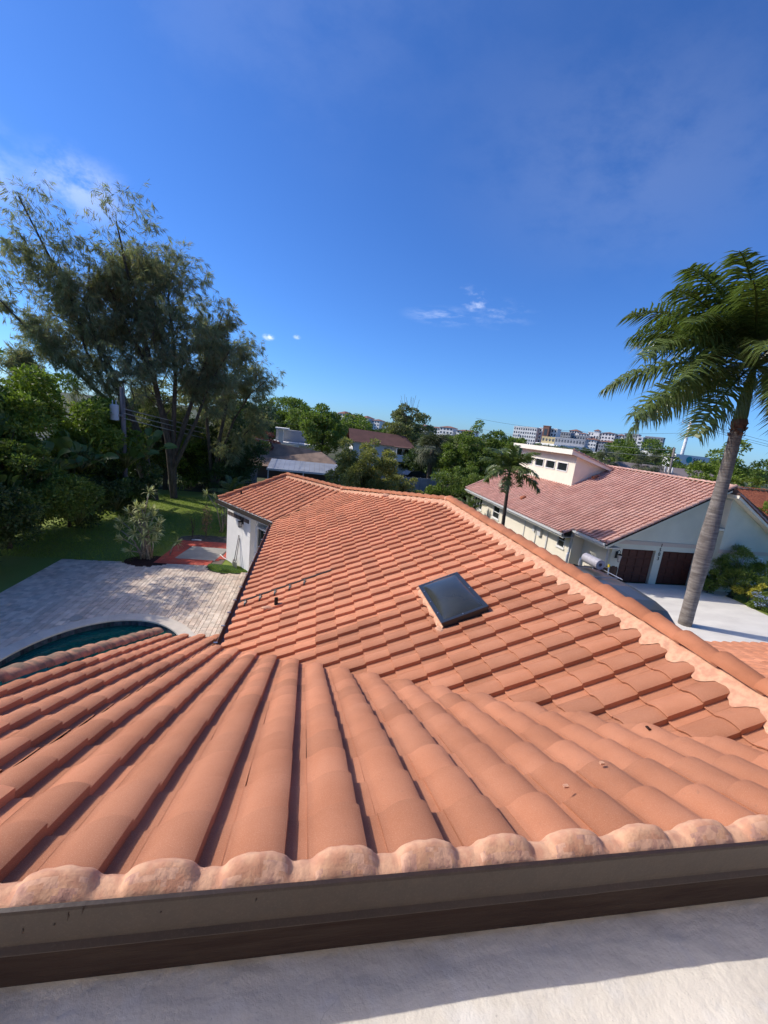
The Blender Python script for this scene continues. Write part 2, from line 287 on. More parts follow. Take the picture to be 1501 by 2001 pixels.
def copy_tree(o, parent=None):
    c = o.copy(); COL.objects.link(c); c.parent = parent
    for ch in list(o.children): copy_tree(ch, c)
    return c

G = -5.2
TB = 0.4305
# ================================================================= GROUND
gz = G - .012
ga_, gb_, gc_, gd_ = (-9.0, 1.05), (-1.05, 1.05), (-1.05, 16.4), (-9.0, 16.4)
gm_ = MB().add([(-2500, -2500, gz), (2500, -2500, gz), (2500, 3000, gz), (-2500, 3000, gz)] + [(*p, gz) for p in (ga_, gb_, gc_, gd_)], [(0, 1, 5, 4), (1, 2, 6, 5), (2, 3, 7, 6), (3, 0, 4, 7)])
struct(gm_.build('ground', M['ground']))
struct(MB().quad((-17, 16.3, G - .006), (-1.2, 16.3, G - .006), (3, 33, G - .006), (-17, 33, G - .006)).quad((-17, 5, G - .006), (-8.98, 5, G - .006), (-8.98, 16.3, G - .006), (-17, 16.3, G - .006)).build('lawn', M['lawn']))
struct(MB().prism([(12.4, 4), (22.0, 4), (22.1, 13.4), (22.3, 15.3), (21.8, 16.8), (12.4, 16.8)], G - .008, G + .03).build('driveway', M['drive']))
struct(MB().prism([(22.0, 15.42), (22.9, 15.9), (23.1, 16.35), (22.4, 17.0), (21.85, 16.8)], G - .008, G + .034).build('walkway', M['drive']))
struct(MB().prism([(22.13, 4), (40, 4), (40, 15.8), (23.2, 15.8), (22.36, 15.2), (22.15, 13.4)], G - .01, G + .02).build('front_lawn', M['lawn']))
struct(MB().quad((-60, 62, G - .004), (60, 62, G - .004), (60, 68, G - .004), (-60, 68, G - .004)).build('road', M['asphalt']))

def blades(name, area, n, h, w, z, m, inside=None):
    x = rng.uniform(area[0], area[2], n); y = rng.uniform(area[1], area[3], n)
    if inside is not None:
        k = inside(x, y); x, y = x[k], y[k]
    n = len(x); a = rng.uniform(0, 6.28, n); hh = h * rng.uniform(.5, 1.3, n); lean = rng.normal(0, .5, (n, 2)) * h
    V = np.zeros((n, 3, 3)); V[:, 0] = np.stack([x - np.cos(a) * w, y - np.sin(a) * w, np.full(n, z)], 1); V[:, 1] = np.stack([x + np.cos(a) * w, y + np.sin(a) * w, np.full(n, z)], 1)
    V[:, 2] = np.stack([x + lean[:, 0], y + lean[:, 1], z + hh], 1)
    return link(name, npmesh(name, V.reshape(-1, 3), np.arange(n * 3).reshape(-1, 3)), None, m)
stuff(blades('lawn_grass', (-12, 16.6, 1, 31), 60000, .06, .012, G, M['blade'], lambda x, y: ~((x > -5.75) & (x < -2.2) & (y < 20.9)) & ~((x > -6.5) & (y < 16.9) & (x < -4.9))))
stuff(blades('front_grass', (22.4, 10, 30, 15.2), 14000, .06, .012, G + .02, M['blade']))

# ================================================================= MAIN HOUSE ROOF
house = empty('tile_roof_house', 'white stucco house under the big orange terracotta S-tile roof in front, pool at its left', 'house', loc=(0, 0, 0))
TW = 0.305; TL = 0.375; TE = 0.325
PROF = [(-.1250, .011), (-.108, .015), (-.092, .025), (-.075, .038), (-.055, .0515), (-.03, .064), (0, .072), (.028, .075), (.052, .0735), (.072, .0685), (.088, .0615), (.0965, .0565), (.0985, .004), (.125, .001), (.152, .001), (.180, .007)]
PROFL = [(-.125, .011), (-.092, .024), (-.05, .056), (0, .0725), (.045, .074), (.0965, .056), (.0985, .004), (.18, .006)]
def tile_mesh(name, prof, mirror=False, L=TL, e=TE, rise=0.024, thick=0.018, hs=.84):
    V = []; F = []; n = len(prof); s = -1 if mirror else 1
    def ring(y, dz, dy=0.0): return [(s * u * (1 - (.05 * y / L if abs(u) < .12 else 0)), y + dy, h * hs + dz) for u, h in prof]
    slope = -rise / e
    V += ring(0.004, -0.0012); V += ring(0.012, 0 + slope * .012); V += ring(L, slope * L)
    for r in range(2):
        for i in range(n - 1): F.append((r * n + i, r * n + i + 1, (r + 1) * n + i + 1, (r + 1) * n + i))
    o = len(V); V += ring(0.004, -0.0012); V += ring(0, -.004); V += ring(0.001, -thick)
    for r in range(2):
        for i in range(n - 1): F.append((o + r * n + i, o + (r + 1) * n + i, o + (r + 1) * n + i + 1, o + r * n + i + 1))
    nsm = 2 * (n - 1)
    for i0 in (0, n - 1):
        o = len(V); u, h = prof[i0]
        V += [(s * u, 0, h - .001), (s * u, L, h + slope * L), (s * u, L, h + slope * L - .012), (s * u, 0, h - .012)]; F.append((o, o + 1, o + 2, o + 3))
    if mirror: F = [tuple(reversed(f)) for f in F]
    me = bpy.data.meshes.new(name); me.from_pydata(V, [], F); me.update()
    me.shade_smooth(); me.set_sharp_from_angle(angle=R_(42))
    return me
TM = {False: tile_mesh('roof_tile', PROF), True: tile_mesh('roof_tile', PROF, True)}
TML = {False: tile_mesh('roof_tile', PROFL), True: tile_mesh('roof_tile', PROFL, True)}
for me in list(TM.values()) + list(TML.values()): me.materials.append(M['tile'])
CAMP = Vector(CAMC)
def plane_mtx(o, up2, pitch_t):
    """local x across, local y up the slope; o = a point on the crest plane, up2 = plan direction up the slope"""
    up = Vector((up2[0], up2[1], pitch_t * math.hypot(*up2))).normalized(); ac = Vector((up2[1], -up2[0], 0)).normalized(); nz = ac.cross(up)
    return Matrix(((ac.x, up.x, nz.x, o[0]), (ac.y, up.y, nz.y, o[1]), (ac.z, up.z, nz.z, o[2]), (0, 0, 0, 1)))
def hp(a, b):
    """half-plane: keep the left side of a->b in plan"""
    d = Vector((b[0] - a[0], b[1] - a[1])).normalized(); return (Vector((a[0], a[1], 0)), Vector((-d.y, d.x, 0)))
def lay(o, up2, pitch_t, xs, rows, planes, mirror, w=TW, e=TE, base=.075, jit=0.002, L=TL):
    """yield (matrix, clipped?, list of planes)"""
    P = plane_mtx(o, up2, pitch_t); out = []
    for j in rows:
        for i in xs:
            T_ = P @ Matrix.Translation((i * w + random.gauss(0, .0008), j * e + random.gauss(0, .003), -base + random.uniform(-jit, jit))) @ Matrix.Rotation(random.gauss(0, .005), 4, 'Z') @ Matrix.Rotation(random.gauss(0, .004), 4, 'Y')
            cs = [T_ @ Vector((x, y, .04)) for x in (-.125 * w / TW, .18 * w / TW) for y in (0, L)]
            if mirror: cs = [T_ @ Vector((x, y, .04)) for x in (.125 * w / TW, -.18 * w / TW) for y in (0, L)]
            clip = []; ok = True
            for po, nn in planes:
                ds = [(c - po).dot(nn) for c in cs]
                if max(ds) <= 0.01: ok = False; break
                if min(ds) < 0: clip.append((po, nn))
            if ok: out.append((T_, clip, mirror))
    return out
def clipped(me, T_, clip, name):
    bm = bmesh.new(); bm.from_mesh(me); bm.transform(T_)
    for po, nn in clip:
        if bm.verts: bmesh.ops.bisect_plane(bm, geom=bm.verts[:] + bm.edges[:] + bm.faces[:], plane_co=po, plane_no=nn, clear_inner=True)
    if not bm.faces: bm.free(); return None
    m2 = bpy.data.meshes.new(name); bm.to_mesh(m2); bm.free(); m2.materials.append(me.materials[0]); return m2
def place_tiles(items, parent, name, stuffname, near, near_n, far, m, cam_bias=True):
    def key(it):
        c = it[0] @ Vector((0, .2, 0)); v = c - CAMP; d = v.length
        x = v.dot(Vector(cr_)); y = v.dot(Vector(cu_)); z = v.dot(Vector(cf_))
        vis = z > 0.05 and abs(x / max(z, .01)) < 1.02 and abs(y / max(z, .01)) < 1.33
        return d + (0 if vis else 500)
    items = sorted(items, key=key); VV = []; FF = {}; tt = []; nv = 0
    for k, (T_, clip, mir) in enumerate(items):
        if k < near_n:
            if clip:
                me = clipped(near[mir], T_, clip, name)
                if me: link(name, me, parent)
            else:
                o = link(name, near[mir], parent); o.matrix_basis = T_
            continue
        if clip:
            me = clipped(far[mir], T_, clip, name)
            if me is None: continue
            v = [tuple(x.co) for x in me.vertices]; f = [tuple(p.vertices) for p in me.polygons]; bpy.data.meshes.remove(me)
        else:
            me = far[mir]; v = [tuple(T_ @ x.co) for x in me.vertices]; f = [tuple(p.vertices) for p in me.polygons]
        VV += v; FF.setdefault(0, []).extend([tuple(a + nv for a in q) for q in f]); nv += len(v); tt += [random.random()] * len(v)
    if VV:
        me = bpy.data.meshes.new(stuffname); me.from_pydata(VV, [], FF[0]); me.update()
        a = me.attributes.new('tint', 'FLOAT', 'POINT'); a.data.foreach_set('value', tt); me.shade_smooth(); me.set_sharp_from_angle(angle=R_(48))
        stuff(link(stuffname, me, parent, m))
XE, YE = -0.558, 5.148; ZE = -2.30; XR = 4.30
VA = (XE, YE); VT = (XR, YE - (XR - XE)); HJ = (4.33, 9.0); WV = (XE, 13.75); WT = (2.0, 15.5)
pA = [hp(VA, VT), hp(VT, HJ), hp(HJ, WT), hp(WT, WV)]
items = []
# plane A: eave at x=XE, rises with x.  across axis = up2 rotated: (0,-1): crest positions along -y
items += lay((XE - .02, 0.13, ZE), (1, 0), TB, range(-52, 2), range(0, 17), pA, False)
# plane B: top at y=0, rises towards -y; across axis = (-1,0)
YB = 6.6
bl = [hp((-.76, -1), (-.76, 9)), hp((9, YB + .03), (-9, YB + .03)), hp((-9, 0), (9, 0))]
bl = [(Vector((-.76, 0, 0)), Vector((-1, 0, 0))), (Vector((0, 0, 0)), Vector((0, 1, 0)))]
NB = 23; oB = (0, YB, -TB * YB)
items += lay(oB, (0, -1), TB, range(3, 7), range(0, NB), bl, True)
vlo = Vector((XE + .0, YE + .0, 0)); nval = Vector((-1, -1, 0)).normalized()
bm_ = [(Vector((-.76, 0, 0)), Vector((1, 0, 0))), (Vector((0, 0, 0)), Vector((0, 1, 0))), (vlo, nval), (Vector((XR, 0, 0)), Vector((-1, 0, 0)))]
items += lay(oB, (0, -1), TB, range(-15, 3), range(0, NB), bm_, True)
br = [(Vector((XR, 0, 0)), Vector((1, 0, 0))), (Vector((0, 0, 0)), Vector((0, 1, 0))), (Vector(VT + (0,)), Vector((1, -1, 0)).normalized())]
items += lay((0, 7.0, -TB * 7.0), (0, -1), TB, range(-46, -13), range(0, 25), br, True)
# plane W of the rotated wing
nW = Vector((.79, .61)); dW = Vector((-.61, .79)); PW = .36
e0 = Vector((XE, 13.75)); wL = e0 + dW * 4.40; wA = e0 + dW * 3.72 + nW * 3.02
pW = [hp(WV, WT), hp(WT, wA), hp(wA, wL)]
items += lay((e0.x - nW.x * .03, e0.y - nW.y * .03, ZE), (nW.x, nW.y), PW, range(-17, 12), range(0, 11), pW, False)
# plane E behind the main ridge
ZR = ZE + TB * (XR - XE)
pE = [(Vector((XR, 0, 0)), Vector((1, 0, 0))), (Vector(VT + (0,)), Vector((-1, 1, 0)).normalized()), hp((10, 15), HJ)]
pE[2] = (Vector(HJ + (0,)), Vector((1, -1, 0)).normalized())
itE = lay((9.6, 8.0, ZR - TB * (9.6 - XR)), (-1, 0), TB, range(-24, 24), range(0, 18), pE, True)
place_tiles(items, house, 'roof_tile', 'far_roof_tiles', TM, 300, TML, M['tile'])
place_tiles(itE, house, 'roof_tile', 'hidden_slope_tiles', TML, 0, TML, M['tile'])
# decks below the tiles
zA = lambda x, y: ZE + TB * (x - XE); zB = lambda x, y: -TB * y
zW = lambda x, y: ZE + PW * ((x - e0.x) * nW.x + (y - e0.y) * nW.y); zE = lambda x, y: ZR - TB * (x - XR)
def sheet(poly, zf, dz, th=.05): return MB().prism(poly, lambda x, y: zf(x, y) + dz - th, lambda x, y: zf(x, y) + dz)
D = -.135
for poly, zf in (([VA, VT, HJ, WT, WV], zA), ([(-2.1, 0), (XR, 0), VT, VA, (-.78, YE + .22), (-.78, YB), (-2.1, YB)], zB),
                 ([WV, WT, tuple(wA), tuple(wL)], zW), ([VT, (9.6, 5.6), (9.6, 14.2), HJ], zE), ([(XR, 0), (14.5, 0), (14.5, 7), (10.9, 7), VT], zB)):
    sheet(poly, zf, D).build('roof_deck', M['deck'], house)
# hidden far slopes of the hips, in plain tile colour
MB().add([(HJ[0], HJ[1], zA(*HJ) - .04), (9.6, 14.2, zE(9.6, 0) - .04), (3.2, 18.6, -2.5), (WT[0], WT[1], zA(*WT) - .04)], [(0, 1, 2, 3)]).build('back_slope', M['tile'], house)
wB = wA + nW * 3.0; wC = WT[0] + nW.x * 3.0, WT[1] + nW.y * 3.0
MB().add([(wA.x, wA.y, zW(*wA) - .04), (WT[0], WT[1], zW(*WT) - .04), (wC[0], wC[1], -2.4), (wB.x, wB.y, -2.4)], [(0, 1, 2, 3)]).build('back_slope', M['tile'], house)

from mathutils import noise as mno
# ridge caps ---------------------------------------------------------------
def cap_mesh(L=.44, r0=.125, r1=.10, th=.014, seg=10, flat=.72):
    V = []; F = []
    for y, r in ((0, r0), (.03, r0 - .002), (L, r1)):
        for k in range(seg + 1):
            a = math.pi * k / seg; V.append((r * math.cos(a), y, r * flat * math.sin(a)))
    n = seg + 1
    for q in range(2):
        for k in range(seg): F.append((q * n + k, (q + 1) * n + k, (q + 1) * n + k + 1, q * n + k + 1))
    ns = len(F); o = len(V)
    for r in (r0, r0 - th):
        for k in range(seg + 1):
            a = math.pi * k / seg; V.append((r * math.cos(a), 0, r * flat * math.sin(a)))
    for k in range(seg): F.append((o + k, o + k + 1, o + n + k + 1, o + n + k))
    me = bpy.data.meshes.new('ridge_cap'); me.from_pydata(V, [], F); me.update(); me.polygons.foreach_set('use_smooth', [i < ns for i in range(len(F))]); me.materials.append(M['cap']); return me
CM = cap_mesh()
def run_caps(a, b, lift=.0, e=.37, me=CM, parent=house, name='ridge_cap'):
    a = Vector(a); b = Vector(b); d = (b - a); n = max(1, round(d.length / e)); u = d.normalized(); x = u.cross(Vector((0, 0, 1))).normalized(); z = x.cross(u)
    for k in range(n):
        p = a + d * (k / n) + z * (lift + random.uniform(-.004, .004))
        t = u + z * (-.022 / e) * 1.0; t.normalize(); zz = x.cross(t).normalized()
        o = link(name, me, parent); s = (d.length / n) / e
        o.matrix_basis = Matrix(((x.x, t.x, zz.x, p.x), (x.y, t.y, zz.y, p.y), (x.z, t.z, zz.z, p.z), (0, 0, 0, 1))) @ Matrix.Rotation(random.gauss(0, .01), 4, 'Z')
ZC = .018
run_caps((XR + .02, 9.05, ZR + ZC), (XR + .02, 0.02, ZR + ZC))
run_caps((WT[0], WT[1], zA(*WT) + ZC + .02), (HJ[0], HJ[1] + .1, ZR + ZC - .02))
run_caps((wA.x, wA.y, zW(*wA) + ZC + .01), (WT[0] + .05, WT[1] - .05, zW(*WT) + ZC + .02))
run_caps((wL.x, wL.y, zW(*wL) + .0), (wA.x, wA.y, zW(*wA) + ZC + .02))
# rake tiles at the left edge of the near slope, weathered
CR = cap_mesh(r0=.13, r1=.112, flat=.66); CR.materials.clear(); CR.materials.append(M['oldcap'])
run_caps((-2.03, YB + .05, zB(0, YB) - .02), (-2.03, .05, -.03 + 0), e=.36, me=CR, name='rake_tile')
# mortar under the ridge caps on the A side: ragged ribbon filling the pans
def mortar_ribbon(a, b, down, zf, w, first_crest, out0=.085, crest_w=.055, pan_w=.15, name='mortar_bed', h0=.032):
    a = Vector(a); b = Vector(b); L_ = (b - a).length; u = (b - a).normalized(); dn = Vector(down).normalized(); n = max(8, int(L_ / .02)); V = []; F = []
    ph = random.uniform(0, 9)
    for i in range(n + 1):
        s = L_ * i / n; P = a + u * s; c = 0.5 + .5 * math.cos(2 * math.pi * (s - first_crest) / w)
        ext = out0 + pan_w + (crest_w - pan_w) * (c ** .8) + .008 * math.sin(s * 31 + ph) + .006 * math.sin(s * 67 + ph * 2) + .028 * mno.noise(Vector((s * 2.3, ph, 0))) + .016 * mno.noise(Vector((s * 11, ph, 4)))
        for k, (fr, hh) in enumerate(((0, h0), (.35, h0 * .55), (.8, -.004), (1.0, -.028))):
            q = P + dn * (out0 * .6 + (ext - out0 * .6) * fr)
            surf = -.050 + .040 * c ** 1.2
            V.append((q.x, q.y, zf(q.x, q.y) + surf + .018 * (1 - fr) + hh * (1 - .6 * c) + .004 * mno.noise(Vector((s * 20, k, ph)))))
    for i in range(n):
        for k in range(3): F.append((i * 4 + k, i * 4 + k + 1, i * 4 + 5 + k, i * 4 + 4 + k))
    me = bpy.data.meshes.new(name); me.from_pydata(V, [], F); me.update(); return link(name, me, house, M['mortar'], smooth=True)
mortar_ribbon((XR, 8.95, 0), (XR, .15, 0), (-1, 0, 0), zA, TW, (8.95 - .13) % TW, crest_w=.072, pan_w=.125)
hd = (Vector(HJ) - Vector(WT)).normalized()
mortar_ribbon((WT[0], WT[1], 0), (HJ[0], HJ[1], 0), (-hd.y * -1 * -1, hd.x * -1 * -1 * 1, 0) if False else (-abs(hd.y), -abs(hd.x), 0), zA, TW / abs(hd.y), .1, crest_w=.09, pan_w=.14)
mortar_ribbon((WT[0], WT[1], 0), (wA.x, wA.y, 0), (-nW.x, -nW.y, 0), zW, TW, .1, crest_w=.09, pan_w=.14)
mortar_ribbon((wA.x, wA.y, 0), (wL.x, wL.y, 0), (-dW.x, -dW.y, 0), zW, 3.0, 1.5, crest_w=.02, pan_w=.03)
# white joint blobs where hips meet
def blob(p, r, m=M['mortar'], name='mortar_joint', sq=(1, 1, .6)):
    bm = bmesh.new(); bmesh.ops.create_icosphere(bm, subdivisions=2, radius=1)
    for v in bm.verts:
        k = 1 + .18 * math.sin(v.co.x * 5 + p[0] * 3) * math.cos(v.co.y * 4 + p[1]); v.co = Vector((v.co.x * r * sq[0] * k, v.co.y * r * sq[1] * k, v.co.z * r * sq[2] * k))
    me = bpy.data.meshes.new(name); bm.to_mesh(me); bm.free(); return link(name, me, house, m, p, smooth=True)
blob((XR - .0, 9.08, ZR - .0), .125); blob((WT[0] - .05, WT[1] - .1, zA(*WT) + .03), .1)
blob((3.16, 11.9, zA(3.16, 0) - .03), .16, sq=(1.2, 1.0, .45))
# mortar at the top edge of the near slope: one dome per barrel over the tile ends, lumpy web between
def profh(u):
    u = (u + TW * 50) % TW
    if u > .18: u -= TW
    for (a, ha), (b, hb) in zip(PROF, PROF[1:]):
        if a <= u <= b: return ha + (hb - ha) * (u - a) / (b - a)
    return .01
def profd(u):
    u = (u + TW * 50) % TW
    if u > .18: u -= TW
    return max(.010, .070 * math.sqrt(max(0, 1 - ((u - .004) / .112) ** 2)) ** .85 if abs(u - .004) < .112 else .010)
from mathutils import noise as mno
def top_mortar(x0, x1, name):
    nx = int((x1 - x0) / .006); rows = [(.030, .0, 1), (.016, .003, 1), (.003, .003, .99), (-.010, .003, .90), (-.021, .003, .78), (-.032, .002, .63), (-.043, .001, .46), (-.053, 0, .28), (-.063, .0, .08), (-.0685, -.012, -.2)]
    V = []; F = []; R = len(rows)
    for i in range(nx + 1):
        x = x0 + (x1 - x0) * i / nx; h = profd(x); hs = (profd(x - .008) + h + profd(x + .008)) / 3
        cr = hs / .075
        for k, (y, dz, sc) in enumerate(rows):
            nz = mno.noise(Vector((x * 9, y * 14, 3.1))) * .0032 + mno.noise(Vector((x * 30, y * 32, 7.7))) * .0014 + mno.noise(Vector((x * 90, y * 90, 1.7))) * .0008
            yy = y + (.012 * (1 - cr) if k == 0 else 0) + mno.noise(Vector((x * 25, k * .3, 0))) * (.008 if k == 0 else .003)
            base = -.082 - TB * max(yy, 0) + .006
            z = base + (hs * sc if sc > 0 else 0) + dz + nz * (1 if k > 0 else 0) + (.012 * (1 - cr) * (1 if 0 < k < R - 2 else 0)) + (-.004 if k == 0 else 0)
            V.append((x, yy, z))
    for i in range(nx):
        for k in range(R - 1): F.append((i * R + k, i * R + k + 1, (i + 1) * R + k + 1, (i + 1) * R + k))
    me = bpy.data.meshes.new(name); me.from_pydata(V, [], F); me.update(); me.materials.append(M['mortar']); me.materials.append(M['mortar2'])
    mi = []
    for i in range(nx):
        x = x0 + (x1 - x0) * (i + .5) / nx
        for k in range(R - 1):
            c = profd(x) / .07; mi.append(1 if (3 <= k <= 6 and c > .45 and mno.noise(Vector((x * 17, k * .45, 9))) > .02) else 0)
    me.polygons.foreach_set('material_index', mi)
    return link(name, me, house, None, smooth=True)
for k in range(-7, 30): top_mortar(k * TW - .125 - .001, k * TW + .18 + .001, 'mortar_dome')
# drip edge, fascia and the white-coated flat roof below the camera
def xbox(y0, z0, y1, z1, name, m, x0=-2.15, x1=9.2): return MB().box(x0, y0, z0, x1, y1, z1).build(name, m, house)
dm = MB(); seg = [(-.060, -.048), (-.0715, -.0505), (-.0755, -.058), (-.078, -.160), (-.079, -.172), (-.094, -.186), (-.094, -.1885), (-.078, -.1885), (-.06, -.188)]
for xa, xb in ((-2.15, 1.9), (1.88, 9.2)):
    o_ = len(dm.v); off = .0015 if xa < 0 else 0
    for x in (xa, xb): dm.v += [(x, y - off, z) for y, z in seg]
    n_ = len(seg); dm.f += [(o_ + i, o_ + i + 1, o_ + n_ + i + 1, o_ + n_ + i) for i in range(n_ - 1)]
dm.build('drip_edge', M['drip'], house)
xbox(-.074, -.345, -.03, -.17, 'fascia_board', M['fascia'])
MB().box(-4.2, -.028, -.5, 9.2, .08, -.30).build('fascia_backing', M['fascia'], house)
# sealant streaks and small screws on the drip edge
sm = MB()
for x, z, h in ((-.055, -.13, .022), (.03, -.11, .008), (.068, -.095, .03), (.108, -.075, .026), (.62, -.09, .012), (.33, -.1, .006)):
    sm.tube([(x, -.0785, z), (x + .003, -.0795, z + h * .5), (x + .004, -.0785, z + h)], [.0012, .0028, .001], 6)
sm.build('sealant_drip', M['drip'], house, smooth=True)
nv = 0; V = []; F = []; X0, X1, Y0, Y1 = -4.2, 9.2, -1.76, .06; NX, NY = 420, 150
xs_ = np.linspace(X0, X1, NX); ys_ = Y1 - (Y1 - Y0) * (np.linspace(0, 1, NY) ** 2.2)
for y in ys_:
    for x in xs_:
        z = -.40 + .012 * mno.noise(Vector((x * 1.7, y * 3.5, 0))) + .0045 * mno.noise(Vector((x * 7 + y * 2, y * 13, 2))) + .0022 * mno.noise(Vector((x * 26, y * 40, 5)))
        z += max(0, (y + .12)) * .12; V.append((x, y, z))
F = [(j * NX + i, j * NX + i + 1, (j + 1) * NX + i + 1, (j + 1) * NX + i) for j in range(NY - 1) for i in range(NX - 1)]
link('flat_roof', npmesh('flat_roof', V, F, True), house, M['stucco_flat'])
# unseen wall and window added behind the camera to bounce warm sunlight forward
uw = wall_front = MB()
for a, b, c, d in ((-3.2, -1.0, -.34, 3.4), (-1.0, 1.6, -.34, .95), (-1.0, 1.6, 2.1, 3.4), (1.6, 9.2, -.34, 3.4)): uw.box(a, -1.95, c, b, -1.75, d)
uw.build('bounce_wall', M['upper'], house); MB().box(-1.0, -1.89, .95, 1.6, -1.87, 2.1).build('bounce_wall_window', M['glass'], house)
# gutter on the A eave and the wing eave
def gutter(a, b, out, z, m, w=.11, name='gutter'):
    a = Vector(a); b = Vector(b); o = Vector(out); pr = [(0, .0), (.0, -.10), (.03, -.13), (w - .02, -.13), (w, -.09), (w, -.005), (w - .012, -.005), (w - .012, -.085), (w - .03, -.115), (.012, -.115), (.012, 0)]
    mb = MB(); 
    for p in (a, b): mb.v += [(p.x + o.x * q, p.y + o.y * q, z + h) for q, h in pr]
    n = len(pr); mb.f = [(i, (i + 1) % n, n + (i + 1) % n, n + i) for i in range(n)] + [tuple(range(n - 1, -1, -1)), tuple(range(n, 2 * n))]
    return mb.build(name, m, house)
gutter((XE + .03, YE + .12), (XE + .03, 13.72), (-1, 0), ZE - .075, M['gutter'], w=.16)
MB().box(XE - .005, YE + .1, ZE - .32, XE + .03, 13.7, ZE - .075).build('fascia_board', M['gutter'], house)
hb = MB().box(-.05, -.014, -.012, .02, .014, .006).mesh('gutter_hanger')
for y in (5.45, 6.03, 6.57, 7.14, 7.83, 8.63, 9.58, 10.3, 10.85, 11.6, 12.3, 13.0): link('gutter_hanger', hb, house, M['steel'], (XE - .12, y, ZE - .078))
ga = e0 - nW * .0; gb = wL
gutter(ga + dW * .1, gb, -nW, ZE - .09, M['gutter_dk'], w=.13)
mb = MB(); q1 = ga + dW * .1; q2 = gb
def obox(mb, a, b, thick, n2, z0, z1, off=0.0):
    a = Vector(a[:2]) + Vector(n2) * off; b = Vector(b[:2]) + Vector(n2) * off; c = b + Vector(n2) * thick; d = a + Vector(n2) * thick
    return mb.prism([(a.x, a.y), (b.x, b.y), (c.x, c.y), (d.x, d.y)], z0, z1)
obox(MB(), q1, q2, .03, nW, ZE - .30, ZE - .06, 0.002).build('fascia_board', M['trim'], house)
# left end trim of the wing rake
obox(MB(), wL, wA, .04, -dW, lambda x, y: zW(x, y) - .30, lambda x, y: zW(x, y) - .09, .02).build('rake_board', M['trim'], house)
# ---- walls
wp = Vector((-2.90, 17.60)); wq = Vector((-1.66, 15.97)); wd = (wq - wp).normalized(); wn_ = Vector((-wd.y, wd.x)); wn_ = wn_ if wn_.dot(nW) > 0 else -wn_
obox(MB(), wp, wq, .25, wn_, G, ZE - .26).build('wall', M['white'], house)
obox(MB(), wp - wd * .0 + wn_ * .25, wp + wn_ * 4.5, .25, wd, G, ZE - .2).build('wall', M['white'], house)
ws = wq + wn_ * .22; we = ws + wd * 2.4
obox(MB(), ws + wd * .02, we, .2, wn_, ZE - .62, ZE - .26, .0).build('wall', M['white'], house)     # header above the sliding door

def wallmtx(o, d):
    d = Vector((d[0], d[1], 0)).normalized(); n = Vector((d.y, -d.x, 0))
    return Matrix(((d.x, -n.x, 0, o[0]), (d.y, -n.y, 0, o[1]), (0, 0, 1, o[2]), (0, 0, 0, 1)))      # x along, y into the wall, z up
def window(parent, o, d, w, h, m=M['trim'], fr=.06, bars=(), name='window', depth=.1, proud=.03, sill=True, hb=(), glassm=None):
    """frame mesh with a pane child; o = lower corner on the wall face, d = direction along the wall"""
    X = wallmtx(o, d); mb = MB()
    mb.box(0, -proud, 0, fr, depth, h, X); mb.box(w - fr, -proud, 0, w, depth, h, X); mb.box(fr, -proud, 0, w - fr, depth, fr, X); mb.box(fr, -proud, h - fr, w - fr, depth, h, X)
    for b in bars: mb.box(b - fr * .4, -proud * .5, fr, b + fr * .4, depth * .5, h - fr, X)
    for b in hb: mb.box(fr, -proud * .4, b - fr * .35, w - fr, depth * .5, b + fr * .35, X)
    f = mb.build(name, m, parent)
    MB().box(fr * .5, depth * .3, fr * .5, w - fr * .5, depth * .3 + .01, h - fr * .5, X).build('pane', glassm or M['glass'], f)
    if sill: MB().box(-.05, -proud - .05, -.06, w + .05, .02, -.002, X).build('sill', m, f)
    return f
wb = Vector((ws.x, ws.y, 0)) + Vector((wd.x, wd.y, 0)) * .16
sd = window(house, (wb.x, wb.y, G + .08), wd, 1.9, 1.98, bars=(.95,), name='sliding_door', fr=.07, sill=False)
obox(MB(), ws, ws + wd * .155, .2, wn_, G, ZE - .625, .0).build('door_jamb', M['trim'], house)
obox(MB(), ws + wd * 2.07, ws + wd * 5, .2, wn_, G, ZE - .625, .0).build('wall', M['white'], house)
# accent bricks under the soffit
Xw = wallmtx((wp.x, wp.y, ZE - .79), wd); bmh = MB().box(0, -.022, 0, .042, .0, .165).mesh('brick')
for k in range(32):
    o = link('brick', bmh, house, M['brick']); o.matrix_basis = Xw @ Matrix.Translation((.05 + k * .0585, random.uniform(-.004, .004), 0)) @ Matrix.Diagonal((1, 1, random.uniform(.96, 1.03), 1))
# wall lamp on the wing
lm = MB(); lx = 1.42
lm.box(lx - .05, -.02, 1.98, lx + .05, 0, 2.2, wallmtx((wp.x, wp.y, G), wd)); lm.box(lx - .015, -.13, 2.12, lx + .015, -.02, 2.15, wallmtx((wp.x, wp.y, G), wd))
lm.box(lx - .06, -.2, 1.86, lx + .06, -.08, 1.89, wallmtx((wp.x, wp.y, G), wd)); lm.box(lx - .065, -.205, 2.09, lx + .065, -.075, 2.13, wallmtx((wp.x, wp.y, G), wd))
for a_ in (-.058, .046):
    for b_ in (-.198, -.094): lm.box(lx + a_, b_, 1.88, lx + a_ + .012, b_ + .012, 2.1, wallmtx((wp.x, wp.y, G), wd))
wl = lm.build('wall_lamp', M['lamp'], house)
MB().box(lx - .045, -.185, 1.892, lx + .045, -.095, 2.085, wallmtx((wp.x, wp.y, G), wd)).build('glass', M['lampglass'], wl)
